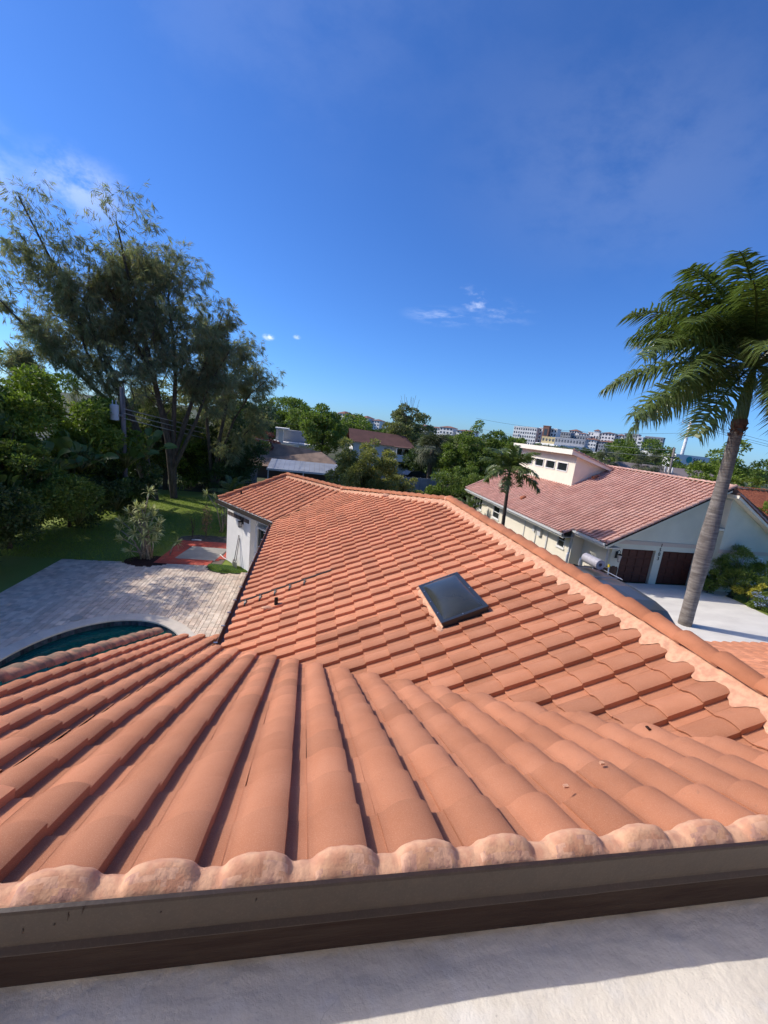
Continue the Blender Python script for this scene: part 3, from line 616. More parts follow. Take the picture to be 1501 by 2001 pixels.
# remaining walls of the house under the roof
for (x0, y0, x1, y1) in ((XE + .45, 5.6, XE + .65, 13.6), (-1.6, -.0, -1.4, 6.1), (-1.4, 5.9, XE + .44, 6.1)):
    MB().box(x0, y0, G, x1, y1, -2.95 if y1 < 7 else ZE - .2).build('wall', M['white'], house)
MB().box(8.7, 1, G, 8.9, 13.5, -4.2 + 0).build('wall', M['white'], house)
MB().box(-1.6, -4.1, G, 9.0, -.06, -.50).build('lower_wall', M['white'], house)

# ---- skylight
PA = plane_mtx((2.52, 4.12, zA(2.52, 0)), (1, 0), TB)      # local x across (-y), y upslope
sk = MB(); wS, hS = 1.22, .64
for a, b_, c_, d_ in ((-wS / 2, -.0, -wS / 2 + .035, hS), (wS / 2 - .035, 0, wS / 2, hS), (-wS / 2 + .035, 0, wS / 2 - .035, .035), (-wS / 2 + .035, hS - .035, wS / 2 - .035, hS)):
    sk.box(a, b_, -.085, c_, d_, .055, PA)
sky_l = sk.build('skylight', M['alu_dk'], house)
fm = MB()
for a, b_, c_, d_ in ((-wS / 2 - .012, -.012, -wS / 2 + .045, hS + .012), (wS / 2 - .045, -.012, wS / 2 + .012, hS + .012), (-wS / 2 + .046, -.012, wS / 2 - .046, .045), (-wS / 2 + .046, hS - .045, wS / 2 - .046, hS + .012)):
    fm.box(a, b_, .038, c_, d_, .066, PA)
fm.build('frame', M['alu_dk'], sky_l)
nx, ny = 28, 18; V = []; F = []
for j in range(ny + 1):
    for i in range(nx + 1):
        u, v = i / nx, j / ny; hgt_ = .085 * (max(0, math.sin(math.pi * u)) ** .55) * (max(0, math.sin(math.pi * v)) ** .55)
        V.append(tuple(PA @ Vector((-wS / 2 + .04 + u * (wS - .08), .04 + v * (hS - .08), .062 + hgt_))))
for j in range(ny):
    for i in range(nx): a = j * (nx + 1) + i; F.append((a, a + 1, a + nx + 2, a + nx + 1))
link('dome', npmesh('dome', V, F, True), sky_l, M['dome'])
for (x, y) in ((-wS / 2 + .02, .2), (-wS / 2 + .02, .5), (0, .018), (wS / 2 - .25, .018), (-wS / 2 + .25, .018), (wS / 2 - .02, .3), (0, hS - .02)):
    MB().tube([PA @ Vector((x, y, .066)), PA @ Vector((x, y, .074))], .008, 8).build('screw', M['steel'], sky_l)
# mortar spill along the far-left sides of the skylight (lower edge)
V = []; F = []; n = 60
for i in range(n + 1):
    s = -wS / 2 - .03 + (wS + .05) * i / n; ex = .055 + .035 * mno.noise(Vector((s * 9, 2, 0))) + .02 * math.sin(s * 20.6)
    for k, (fr, h) in enumerate(((0, .022), (.4, .014), (.8, .002), (1, -.03))):
        V.append(tuple(PA @ Vector((s, -.005 - ex * fr, h - .012 + .012 * mno.noise(Vector((s * 30, k, 5)))))))
for i in range(n):
    for k in range(3): F.append((i * 4 + k, i * 4 + 4 + k, i * 4 + 5 + k, i * 4 + 1 + k))
link('mortar_bed', npmesh('mortar_bed', V, F, True), house, M['mortar'])
blob(tuple(PA @ Vector((-wS / 2 - .04, .03, -.02))), .08, sq=(1.1, .9, .4)); blob(tuple(PA @ Vector((wS / 2 + .0, -.05, -.02))), .07, sq=(1, 1.2, .4))
# ---- vent pipes, conduit with straps
def vent(x, y, zf, h=.13, r=.035):
    z = zf(x, y) - .03
    return MB().tube([(x, y, z - .06), (x, y, z + h)], r, 12, False).tube([(x, y, z + h - .02), (x, y, z + h - .021)], r * .97, 12).build('vent_pipe', M['black'], house, smooth=False)
vent(.21, 6.19, zA); vent(-2.30, 17.30, zW, .12)
blob((.10, 6.16, zA(.1, 0) - .045), .10, sq=(1.5, .6, .35))
MB().tube([(XE + .0, 6.965, zA(XE, 0) - .03), (1.25, 6.965, zA(1.25, 0) - .03)], .016, 6).build('conduit', M['gutter_dk'], house)
for k in range(5):
    x = XE + .12 + k * .285; pts = []
    for a in np.linspace(0, math.pi, 9): pts.append((x + .0, 6.84 + .112 * math.cos(a), zA(x, 0) - .07 + .086 * math.sin(a)))
    V = []; F = []
    for px, py, pz in pts: V += [(px - .016, py, pz - .007), (px + .016, py, pz + .007)]
    F = [(i * 2, i * 2 + 1, i * 2 + 3, i * 2 + 2) for i in range(8)]
    mb = MB(); mb.v = V; mb.f = F; mb.build('strap', M['gutter_dk'], house)
bit = MB().box(-.012, -.008, -.004, .012, .008, .006)
for x, y, zf in ((2.03, .33, zB), (2.42, .55, zB)):
    q = bit.mesh('mortar_crumb'); tag(link('mortar_crumb', q, None, M['mortar'], (x, y, zf(x, y) + .001)), {2.03: 'pale square mortar crumb lying on a tile above the right-hand mortar domes', 2.42: 'small mortar crumb farther right on the near roof slope', 1.6: 'tiny mortar crumb higher on the near roof slope'}[x], 'crumb', 'mortar crumbs on the near slope')
MB().box(3.30, 1.10, -.512, 3.32, 1.135, -.502).build('leaf_litter', M['mulch'], house)

# ================================================================= PATIO AND POOL
pc = (-4.4, 8.6); ra, rb = 2.22, 2.92
def inpool(x, y, g=0): return ((x - pc[0]) / (ra + g)) ** 2 + ((y - pc[1]) / (rb + g)) ** 2 < 1
struct(MB().prism([(-9.05, 9 - 5), (-1.2, 4), (-1.2, 16.5), (-9.05, 16.5)], G - .3, G - .004).build('patio_base', M['joint'])) if False else None
# patio base with a hole for the pool
V = []; F = []; n = 96
for i in range(n):
    a = 2 * math.pi * i / n; cx, cy = math.cos(a), math.sin(a)
    V.append((pc[0] + (ra + .02) * cx, pc[1] + (rb + .02) * cy, G + .004))
    sx = ((-1.0 - pc[0]) if cx > 0 else (pc[0] + 9.05)) / max(abs(cx), 1e-6); sy = ((16.5 - pc[1]) if cy > 0 else (pc[1] - 1.0)) / max(abs(cy), 1e-6)
    s = min(sx, sy); V.append((pc[0] + s * cx, pc[1] + s * cy, G + .004))
for c in ((-1.0, 16.5), (-9.05, 16.5), (-9.05, 1.0), (-1.0, 1.0)):
    a = math.atan2(c[1] - pc[1], c[0] - pc[0]) % (2 * math.pi); i = int(round(a / (2 * math.pi) * n)) % n; V[i * 2 + 1] = (c[0], c[1], G + .004)
F = [(i * 2, i * 2 + 1, ((i + 1) % n) * 2 + 1, ((i + 1) % n) * 2) for i in range(n)]
patio = link('patio', npmesh('patio', V, F), None, M['joint']); struct(patio)
pav = []
cols = []; x = -9.03
while x < -1.05:
    w_ = random.choice((.12, .12, .18, .18, .18)); cols.append((x, min(x + w_, -1.02))); x += w_
bedc = (-5.9, 16.75)
for x0, x1 in cols:
    y = 5.5 + random.uniform(-.2, .0)
    while y < 16.48:
        L_ = random.choice((.12, .18, .18, .24)); y1 = min(y + L_, 16.5); cx, cy = (x0 + x1) / 2, (y + y1) / 2
        if not inpool(cx, cy, .29) and not ((cx - bedc[0]) / .95) ** 2 + ((cy - bedc[1]) / .72) ** 2 < 1 and not ((cx + 2.45) / 1.05) ** 2 + ((cy - 16.6) / .98) ** 2 < 1:
            if y1 - y > .05 and not (cx < -7.5 and cy < 7): pav.append((x0 + .0045, y + .0045, x1 - .0045, y1 - .0045))
        y = y1
def vis(p):
    v = Vector(p) - CAMP; z = v.dot(Vector(cf_)); return z > 0 and abs(v.dot(Vector(cr_)) / z) < .94 and v.dot(Vector(cu_)) / z > -1.25
pav.sort(key=lambda p: ((p[0] - CAMP.x) ** 2 + (p[1] - CAMP.y) ** 2) + (0 if (p[1] > 10.2 - (p[0] + 2) * .0 and vis((p[0], p[1], G)) and p[1] > 10.0 - (min(0, p[0] + 6.4)) * -1.0) else 1e4))
pm = {}
def paver_mesh(w, h):
    k = (round(w, 2), round(h, 2))
    if k not in pm:
        a, b = w / 2, h / 2; e = .007; t = .034; V = [(-a, -b, 0), (a, -b, 0), (a, b, 0), (-a, b, 0), (-a, -b, t - .006), (a, -b, t - .006), (a, b, t - .006), (-a, b, t - .006), (-a + e, -b + e, t), (a - e, -b + e, t), (a - e, b - e, t), (-a + e, b - e, t)]
        F = [(0, 1, 5, 4), (1, 2, 6, 5), (2, 3, 7, 6), (3, 0, 4, 7), (4, 5, 9, 8), (5, 6, 10, 9), (6, 7, 11, 10), (7, 4, 8, 11), (8, 9, 10, 11)]
        me = bpy.data.meshes.new('paver'); me.from_pydata(V, [], F); me.materials.append(M['paver']); pm[k] = me
    return pm[k]
smb = MB()
for i, (x0, y0, x1, y1) in enumerate(pav):
    me = paver_mesh(x1 - x0, y1 - y0); c = ((x0 + x1) / 2, (y0 + y1) / 2, G + .002 + random.uniform(-.002, .002))
    if i < 300: link('paver', me, patio, None, c)
    else: smb.add([Vector(v.co) + Vector(c) for v in me.vertices], [tuple(p.vertices) for p in me.polygons])
stuff(smb.build('far_pavers', M['paver'], patio))
pool = empty('swimming_pool', 'teal oval in-ground pool with cream coping and dark waterline tiles, left of the near roof', 'swimming pool', loc=(0, 0, 0))
def ering(a, b, z0, z1, g0, g1, n=120): pass
V = []; F = []; n = 120
for i in range(n):
    a = 2 * math.pi * i / n; c, s = math.cos(a), math.sin(a)
    for (q, z) in ((0, G - .0), (0, G - .32), (-.15, G - 1.3), (-.9, G - 1.6)): V.append((pc[0] + (ra + q) * c, pc[1] + (rb + q) * s, z))
V.append((pc[0], pc[1], G - 1.7))
for i in range(n):
    j = (i + 1) % n
    for k in range(3): F.append((i * 4 + k, j * 4 + k, j * 4 + k + 1, i * 4 + k + 1))
mb = MB(); mb.v = V; mb.f = F + [(i * 4 + 3, ((i + 1) % n) * 4 + 3, len(V) - 1) for i in range(n)]; mb.build('basin', M['poolshell'], pool, smooth=True)
mb = MB(); mb.add([(pc[0] + ra * math.cos(2 * math.pi * i / n), pc[1] + rb * math.sin(2 * math.pi * i / n), G - .17) for i in range(n)], [tuple(range(n))]); struct(mb.build('water', M['water'], pool)); 
def arcpt(a, g, z): return Vector((pc[0] + (ra + g) * math.cos(a), pc[1] + (rb + g) * math.sin(a), z))
nc = 30
for i in range(nc):
    a0, a1 = 2 * math.pi * i / nc + .0006, 2 * math.pi * (i + 1) / nc - .0006
    mb = MB(); A_ = [a0 + (a1 - a0) * q / 4 for q in range(5)]
    low = [arcpt(a, -.03, G - .0) for a in A_] + [arcpt(a, .37, G - .0) for a in reversed(A_)]; top = [p + Vector((0, 0, .045)) for p in low]
    mb.add(low + top, [tuple(range(9, -1, -1)), tuple(range(10, 20))] + [(k, (k + 1) % 10, 10 + (k + 1) % 10, 10 + k) for k in range(10)]); mb.build('coping_stone', M['coping'], pool)
nt_ = 150
for i in range(nt_):
    a0, a1 = 2 * math.pi * (i + .04) / nt_, 2 * math.pi * (i + .96) / nt_
    if math.sin(a0) < -.3: continue
    mb = MB(); mb.add([arcpt(a0, -.008, G - .16), arcpt(a1, -.008, G - .16), arcpt(a1, -.008, G - .006), arcpt(a0, -.008, G - .006)], [(0, 3, 2, 1)])
    mb.build('waterline_tile', M['pooltile'], pool)
# skimmer lid on the coping
MB().tube([(-5.98, 11.5, G + .03), (-5.98, 11.5, G + .052)], .17, 24).build('skimmer_lid', M['pad'], pool)
# mulch bed, turf patch, red border with pad
def disc(cx, cy, rx, ry, z, name, m, a0=0, a1=2 * math.pi, n=40, jag=0):
    mb = MB(); pts = [(cx, cy, z + .015)] + [(cx + rx * math.cos(a0 + (a1 - a0) * i / n) * (1 + jag * math.sin(i * 3.1)), cy + ry * math.sin(a0 + (a1 - a0) * i / n) * (1 + jag * math.cos(i * 2.3)), z) for i in range(n + 1)]
    mb.add(pts, [(0, i, i + 1) for i in range(1, n + 1)]); return mb.build(name, m)
struct(disc(bedc[0], bedc[1], .9, .68, G + .022, 'planting_bed', M['mulch'], jag=.02))
tag(disc(-2.45, 16.6, 1.0, .92, G + .03, 'artificial_turf', M['turf'], math.pi * .93, math.pi * 1.93), 'half-round green turf patch on the pavers at the foot of the white wing wall', 'turf patch')
stuff(blades('turf_blades', (-3.4, 15.7, -1.6, 16.6), 5000, .03, .006, G + .03, M['blade'], lambda x, y: ((x + 2.45) / .95) ** 2 + ((y - 16.6) / .88) ** 2 < 1))
padq = [(-5.0, 17.25), (-3.3, 17.15), (-3.05, 18.9), (-4.75, 19.05)]
pad = MB().prism(padq, G - .004, G + .035).build('concrete_pad', M['pad']); struct(pad)
redo = [(-5.62, 16.55), (-2.95, 16.5), (-2.75, 19.85), (-5.45, 19.9)]
struct(MB().prism(redo, G - .006, G + .008).build('border_base', M['joint']))
rb_ = empty('red_paver_border', 'red painted paver border framing the bare concrete pad beside the white wing', 'paver border')
def rr(u, v):
    a = Vector(redo[0]).lerp(Vector(redo[1]), u); b = Vector(redo[3]).lerp(Vector(redo[2]), u); return a.lerp(b, v)
def inpoly(p, poly):
    c = False; n = len(poly)
    for i in range(n):
        x1, y1 = poly[i]; x2, y2 = poly[(i + 1) % n]
        if (y1 > p[1]) != (y2 > p[1]) and p[0] < (x2 - x1) * (p[1] - y1) / (y2 - y1) + x1: c = not c
    return c
NU, NV = 12, 15
for i in range(NU):
    for j in range(NV):
        c = rr((i + .5) / NU, (j + .5) / NV)
        if inpoly(c, padq): continue
        if ((c.x + 2.45) / 1.05) ** 2 + ((c.y - 16.6) / .98) ** 2 < 1: continue
        q = [rr((i + a) / NU, (j + b) / NV) for a, b in ((.02, .02), (.98, .02), (.98, .98), (.02, .98))]
        MB().prism([(p.x, p.y) for p in q], G + .004, G + .032 + random.uniform(-.003, .003)).build('paver', M['redpaver'], rb_)
struct(MB().prism([(-5.7, 19.95), (-2.8, 19.9), (-2.7, 21.0), (-5.0, 21.1), (-5.7, 20.6)], G - .004, G + .012).build('soil_strip', M['soil']))
# shovel and rake leaning on the wall
def tool(p0, p1, kind, label):
    r = empty(kind, label, kind, loc=(0, 0, 0)); p0, p1 = Vector(p0), Vector(p1); d = (p1 - p0).normalized()
    MB().tube([p0 + d * .25, p1], .016, 8).build('handle', M['wood_pole'], r, smooth=True)
    s = d.cross(Vector((wn_.x, wn_.y, 0))).normalized(); mb = MB()
    if kind == 'shovel':
        pts = [(-.11, .02), (-.12, .16), (-.1, .27), (-.03, .31), (.03, .31), (.1, .27), (.12, .16), (.11, .02), (0, -.02)]
        mb.add([p0 + s * a + d * b for a, b in pts] + [p0 + s * a + d * b + Vector((0, -.02, .008)) for a, b in pts], [tuple(range(9)), tuple(range(17, 8, -1))] + [(i, (i + 1) % 9, 9 + (i + 1) % 9, 9 + i) for i in range(9)]); mb.build('blade', M['steel'], r)
    else:
        mb.box(-.16, -.015, .22, .16, .015, .25, Matrix.Translation(p0) @ Matrix.Rotation(math.atan2(wd.y, wd.x), 4, 'Z'))
        for k in range(9): mb.box(-.16 + k * .038, -.012, .0, -.148 + k * .038, .012, .22, Matrix.Translation(p0) @ Matrix.Rotation(math.atan2(wd.y, wd.x), 4, 'Z'))
        mb.build('tines', M['steel'], r)
    return r
b0 = wp + wd * 1.12 - wn_ * .22; b1 = wp + wd * 1.13 - wn_ * .02
tool((b0.x, b0.y, G + .04), (b1.x, b1.y, G + 1.42), 'shovel', 'long-handled shovel standing upright against the white wing wall')
b0 = wp + wd * 1.32 - wn_ * .24; b1 = wp + wd * 1.20 - wn_ * .02
tool((b0.x, b0.y, G + .04), (b1.x, b1.y, G + 1.3), 'rake', 'short garden rake leaning right of the shovel on the white wing wall')
hs_ = [wp - wd * .5 - wn_ * .05, wp - wd * .0 - wn_ * .12, wp + wd * .6 - wn_ * .1, wp + wd * 1.05 - wn_ * .14]
tag(MB().tube([(p.x, p.y, G + .06) for p in hs_], .018, 8).build('hose', M['trim'], None, smooth=True), 'thin white pipe lying along the foot of the wing wall', 'pipe')
tag(MB().tube([(-5.05, 20.05, G + .03), (-4.8, 20.02, G + .06), (-4.6, 20.07, G + .03)], .04, 8).build('paper_scrap', M['trim'], None, smooth=True), 'small white scrap lying on the soil just behind the red pavers', 'scrap')
# ================================================================= NEIGHBOUR HOUSE
nb = empty('cream_neighbour_house', 'cream and pale green house under a faded pink tile roof, two brown garage doors', 'house')
NX0, NZ0, NS, NXR = 15.29, -2.90, .521, 21.78
zN = lambda x, y: NZ0 + NS * (x - NX0); NZR = zN(NXR, 0)
NF, NSTEP, NBK = 16.22, 19.0, 34.5; NX1 = 14.75
def nprof(s): return [(u * s, h * s) for u, h in PROFL]
NTM = {False: tile_mesh('roof_tile', PROFL, False, thick=.026, rise=.036, hs=1.2), True: tile_mesh('roof_tile', PROFL, True, thick=.02, rise=.028)}
PROFM = [(-.125, .010), (-.07, .045), (0, .0725), (.05, .074), (.0965, .056), (.0985, .003), (.18, .004)]
NTF = {False: tile_mesh('roof_tile', PROFM, False, thick=.026, rise=.036, hs=1.2), True: None}
for me in (NTM[False], NTM[True], NTF[False]): me.materials.append(M['nb_tile'])
CW = 24.95
inn = [(Vector((NXR, 0, 0)), Vector((-1, 0, 0))), (Vector((0, NF, 0)), Vector((0, 1, 0))), (Vector((0, NBK, 0)), Vector((0, -1, 0)))]
cosn = 1 / math.hypot(1, NS); en = .325
def nlay(x_e, y0, y1, xmax=NXR):
    pl_ = [(Vector((0, y0, 0)), Vector((0, 1, 0))), (Vector((0, y1, 0)), Vector((0, -1, 0))), (Vector((xmax, 0, 0)), Vector((-1, 0, 0)))]
    i0 = int(math.floor((17 - y1) / TW)) - 1; i1 = int(math.ceil((17 - y0) / TW)) + 1
    return lay((x_e, 17.0, zN(x_e, 0)), (1, 0), NS, range(i0, i1), range(0, int((xmax - x_e) / cosn / en) + 2), pl_, False, e=en)
itn = nlay(NX0 - .03, NF, NSTEP) + nlay(NX1 - .03 + .0, NSTEP, 25.0)
itn += nlay(NX1 - .03, 25.0, 32.9, 18.74) + nlay(NX1 - .03, 32.9, NBK)
place_tiles(itn, nb, 'roof_tile', 'far_roof_tiles', NTM, 300, NTF, M['nb_tile'])
MB().prism([(NX0, NF), (NXR, NF), (NXR, NSTEP), (NX0, NSTEP)], lambda x, y: zN(x, y) - .2, lambda x, y: zN(x, y) - .13).prism([(NX1, NSTEP), (NXR, NSTEP), (NXR, NBK), (NX1, NBK)], lambda x, y: zN(x, y) - .2, lambda x, y: zN(x, y) - .13).build('roof_deck', M['deck'], nb)
MB().quad((NXR, NF, NZR - .06), (28.5, NF, NZR - .06 - NS * 6.72), (28.5, NBK, NZR - .06 - NS * 6.72), (NXR, NBK, NZR - .06)).build('back_slope', M['nb_tile'], nb)
NC = cap_mesh(seg=7); NC.materials.clear(); NC.materials.append(M['nb_tile'])
run_caps((NXR, NBK, NZR + .0), (NXR, NF, NZR + .0), me=NC, parent=nb)
NCR = cap_mesh(r0=.12, r1=.10, seg=7, flat=1.0); NCR.materials.clear(); NCR.materials.append(M['nb_tile'])
run_caps((NX0 - .05, NF + .0, zN(NX0, 0) - .02), (NXR, NF + .0, NZR - .0), me=NCR, parent=nb, name='rake_tile')
run_caps((NX1 - .05, NSTEP, zN(NX1, 0) - .02), (NX0 + .1, NSTEP, zN(NX0, 0) + .02), me=NCR, parent=nb, name='rake_tile')
run_caps((NX1 - .05, NBK, zN(NX1, 0) - .02), (NXR, NBK, NZR - .0), me=NCR, parent=nb, name='rake_tile')
# gutters, fascias
def ngut(x, y0, y1):
    gutter((x + .03, y0), (x + .03, y1), (-1, 0), zN(x, 0) - .08, M['metalwhite'], w=.14)
    MB().box(x + .031, y0, zN(x, 0) - .34, x + .06, y1, zN(x, 0) - .1).build('fascia_board', M['creamtrim'], nb)
for x, y0, y1 in ((NX0, NF + .02, NSTEP - .05), (NX1, NSTEP, NBK - .02)):
    g_ = gutter((x + .03, y0), (x + .03, y1), (-1, 0), zN(x, 0) - .08, M['metalwhite'], w=.14); g_.parent = nb
    MB().box(x + .031, y0, zN(x, 0) - .34, x + .06, y1, zN(x, 0) - .1).build('fascia_board', M['creamtrim'], nb)
    MB().box(x + .06, y0, zN(x, 0) - .30, 16.19 if y0 < 17 else 15.5, y1, zN(x, 0) - .27).build('soffit', M['creamtrim'], nb)
# front rake board (a sloped strip under the rake tiles)
yF = NF + .04
MB().add([(NX0, yF, zN(NX0, 0) - .34), (NXR, yF, NZR - .34), (NXR, yF, NZR - .1), (NX0, yF, zN(NX0, 0) - .1)] + [(NX0, yF + .05, zN(NX0, 0) - .34), (NXR, yF + .05, NZR - .34), (NXR, yF + .05, NZR - .1), (NX0, yF + .05, zN(NX0, 0) - .1)],
         [(0, 1, 2, 3), (7, 6, 5, 4), (0, 4, 5, 1), (3, 2, 6, 7), (0, 3, 7, 4)]).build('rake_board', M['green_stucco'], nb)
# walls: left wall and front gable with openings
WX, WY = 16.2, 16.85
MB().box(WX, WY + .21, G, WX + .2, 19.3, zN(WX, 0) - .2).build('wall', M['cream'], nb)
def wall_with_holes(x, y0, y1, z0, z1, holes, th, m, name='wall', parent=nb, axis='y'):
    """wall on a plane x = const (axis y) or y = const (axis x), rectangular holes (a0,a1,b0,b1)"""
    as_ = sorted({y0, y1} | {h[0] for h in holes} | {h[1] for h in holes}); mb = MB()
    for a, b in zip(as_, as_[1:]):
        hs = sorted([(h[2], h[3]) for h in holes if h[0] <= a + 1e-6 and h[1] >= b - 1e-6]); z = z0
        for u, v in hs + [(z1, z1)]:
            if u > z + 1e-4:
                if axis == 'y': mb.box(x, a, z, x + th, b, u)
                else: mb.box(a, x, z, b, x + th, u)
            z = v
    return mb.build(name, m, parent)
RX = 15.5
wall_with_holes(RX, 19.3, 34.0, G, zN(RX, 0) - .22, [(19.75, 20.5, -4.35, -3.5), (28.5, 29.7, -4.75, -3.75), (32.0, 34.0 - .2, -4.75, -3.7)], .2, M['cream'])
MB().box(RX, 19.1, G, 16.19, 19.3, zN(RX, 0) - .2).build('wall', M['cream'], nb)
window(nb, (RX, 20.5, -4.35), (0, -1), .75, .85, hb=(.42,), fr=.05, depth=.12, glassm=M['glass'])
window(nb, (RX, 29.7, -4.75), (0, -1), 1.2, 1.0, hb=(.5,), fr=.06)
window(nb, (RX, 33.8, -4.75), (0, -1), 1.8, 1.05, bars=(.6, 1.2), fr=.07)
MB().box(RX + .3, 19.4, G, RX + .32, 33.9, -3.4).build('interior', M['black'], nb)
# wall fittings under the eave: downspouts, meter boxes, AC lineset, conduits
for y in (17.05, 19.22): MB().box(WX - .09 if y < 18 else RX - .09, y - .04, G, (WX if y < 18 else RX) - .002, y + .04, -3.05).build('downspout', M['metalwhite'], nb)
MB().tube([(NX0 - .04, 16.6, -3.12), (NX0 + .3, 16.75, -3.3), (WX - .05, 17.05, -3.45)], .035, 8).build('downspout_elbow', M['metalwhite'], nb, smooth=True)
for (y0, y1, z0, z1, d_) in ((22.2, 22.6, -4.3, -3.6, .16), (23.0, 23.25, -4.2, -3.8, .12), (21.5, 21.6, -4.9, -3.4, .07), (22.85, 22.92, G, -3.5, .06), (24.4, 24.46, G, -3.6, .05)): MB().box(RX - d_, y0, z0, RX - .002, y1, z1).build('meter_box', M['metalwhite'], nb)
MB().tube([(RX - .12, 22.3, -3.45), (RX - .25, 22.3, -3.35), (RX - .25, 22.0, -3.35)], .07, 10).build('floodlight', M['trim'], nb)
# front gable wall, doors recessed
HD = [(16.80, 18.80, G, -3.33), (19.25, 21.35, G, -3.33)]
wall_with_holes(WY, WX, 21.9, G, -3.06, HD, .2, M['green_stucco'], axis='x')
mb = MB(); zz = lambda x: zN(x, 0) - .16
mb.add([(WX, WY + .001, -2.86), (21.9, WY + .001, -2.86), (21.9, WY + .001, zz(NXR) - .05), (NXR, WY + .001, zz(NXR)), (WX, WY + .001, zz(WX)), (WX, WY + .2, -2.86), (21.9, WY + .2, -2.86), (21.9, WY + .2, zz(NXR) - .05), (NXR, WY + .2, zz(NXR)), (WX, WY + .2, zz(WX))],
       [(0, 1, 2, 3, 4), (9, 8, 7, 6, 5), (0, 5, 6, 1), (1, 6, 7, 2), (4, 3, 8, 9), (0, 4, 9, 5)]); mb.build('gable_wall', M['green_stucco'], nb)
MB().box(WX - .02, WY - .03, -3.06, 21.9, WY + .2, -2.86).build('band', M['band'], nb)
for x0, x1, _, zt in HD:
    d = MB().box(x0 + .02, WY + .15, G + .02, x1 - .02, WY + .19, zt - .01).build('garage_door', M['garage'], nb)
    n_ = 4
    for r in range(4):
        for c in range(n_):
            w_ = (x1 - x0 - .04) / n_; h_ = (zt - G - .05) / 4
            MB().box(x0 + .02 + c * w_ + .05, WY + .125, G + .04 + r * h_ + .06, x0 + .02 + (c + 1) * w_ - .05, WY + .15, G + .04 + (r + 1) * h_ - .06).build('panel', M['garage'], d)
    MB().box((x0 + x1) / 2 - .08, WY + .11, G + .55, (x0 + x1) / 2 + .08, WY + .125, G + .58).build('handle', M['lamp'], d)
# house number 1503 down the post
font_digits = {'1': [(0, 1, 0, 1)]}
for k, ch in enumerate('1503'):
    cu = bpy.data.curves.new('number', 'FONT'); cu.body = ch; cu.size = .27; cu.extrude = .008; cu.align_x = 'CENTER'
    to = bpy.data.objects.new('tmp', cu); COL.objects.link(to); dg = bpy.context.evaluated_depsgraph_get(); me = bpy.data.meshes.new_from_object(to.evaluated_get(dg)); bpy.data.objects.remove(to)
    o = link('number', me, nb, M['lamp'], (19.03, WY - .012 - (.03 if k == 0 else 0), -3.10 - k * .245 - .0)); o.rotation_euler = (R_(90), 0, 0)
# carriage lamp by the garage door
lx, ly, lz = 16.5, WY, -3.6
cl = MB().box(lx - .07, ly - .03, lz - .25, lx + .07, ly, lz + .1).tube([(lx, ly - .02, lz + .1), (lx, ly - .14, lz + .22), (lx, ly - .24, lz + .16), (lx, ly - .24, lz + .05)], .014, 6).tube([(lx, ly - .24, lz + .06), (lx, ly - .24, lz - .02)], [.02, .13], 8).tube([(lx, ly - .24, lz - .36), (lx, ly - .24, lz - .40)], [.07, .02], 8).build('carriage_lamp', M['lamp'], nb)
MB().tube([(lx, ly - .24, lz - .022), (lx, ly - .24, lz - .36)], [.11, .07], 8).build('glass', M['lampglass'], cl)
# second gable volume right of the doors
vx, vy = 21.9, 16.2; vs = -.60; zv = lambda x, y: .03 + vs * (x - vx)
mb = MB().prism([(vx, vy), (27.5, vy), (27.5, 22), (vx, 22)], G, lambda x, y: zv(x, y) - .22).build('wall', M['green_stucco'], nb)
MB().box(vx - .02, vy + .02, -1.7, vx, 16.8, -.28).build('wall_return', M['cream'], nb)
MB().box(vx - .02, vy - .03, -3.06, 27.5, vy, -2.86).build('band', M['band'], nb)
MB().prism([(vx - .12, vy - .35), (28.1, vy - .35), (28.1, 22), (vx - .12, 22)], lambda x, y: zv(x, y) - .2, lambda x, y: zv(x, y) - .05).build('roof_deck', M['creamtrim'], nb)
run_caps((28.1, vy - .3, zv(28.1, 0)), (vx - .1, vy - .3, zv(vx - .1, 0)), me=NCR, parent=nb, name='rake_tile')
MB().box(vx - .5, vy - .0, -1.86, vx - .02, 16.84, -1.78).build('ledge', M['creamtrim'], nb)
window(nb, (23.6, vy - .0, -4.3), (1, 0), 1.2, 1.1, m=M['trim'], hb=(.55,), fr=.06, depth=.02, proud=.05)
# clerestory box
c0, c1 = CW, 32.85; cx = 18.74; zt = 1.08
mb = MB(); zroof = lambda x: zt - (zt - .24) * (x - cx) / (21.45 - cx)
wall_with_holes(cx, c0, c1, zN(cx, 0) - .2, zt, [(25.75, 27.05, -.27, .38), (27.35, 28.65, -.27, .38), (28.95, 30.25, -.27, .38), (30.7, 32.3, -.27, .38)], .18, M['cream'], 'clerestory_wall')
for a, b in ((25.75, 27.05), (27.35, 28.65), (28.95, 30.25), (30.7, 32.3)): window(nb, (cx, b, -.27), (0, -1), b - a, .65, fr=.06, proud=.05, name='clerestory_window', sill=False)
MB().box(cx + .19, c0 + .2, -.5, cx + .21, c1 - .2, .6).build('interior', M['black'], nb)
for y in (c0, c1 - .18):
    MB().add([(cx + .18, y, zN(cx, 0) - .2), (21.6, y, zN(21.6, 0) - .2), (21.45, y, zroof(21.45)), (cx + .18, y, zroof(cx + .18))] + [(cx + .18, y + .18, zN(cx, 0) - .2), (21.6, y + .18, zN(21.6, 0) - .2), (21.45, y + .18, zroof(21.45)), (cx + .18, y + .18, zroof(cx + .18))],
             [(0, 1, 2, 3), (7, 6, 5, 4), (3, 2, 6, 7), (0, 4, 5, 1)]).build('clerestory_wall', M['cream'], nb)
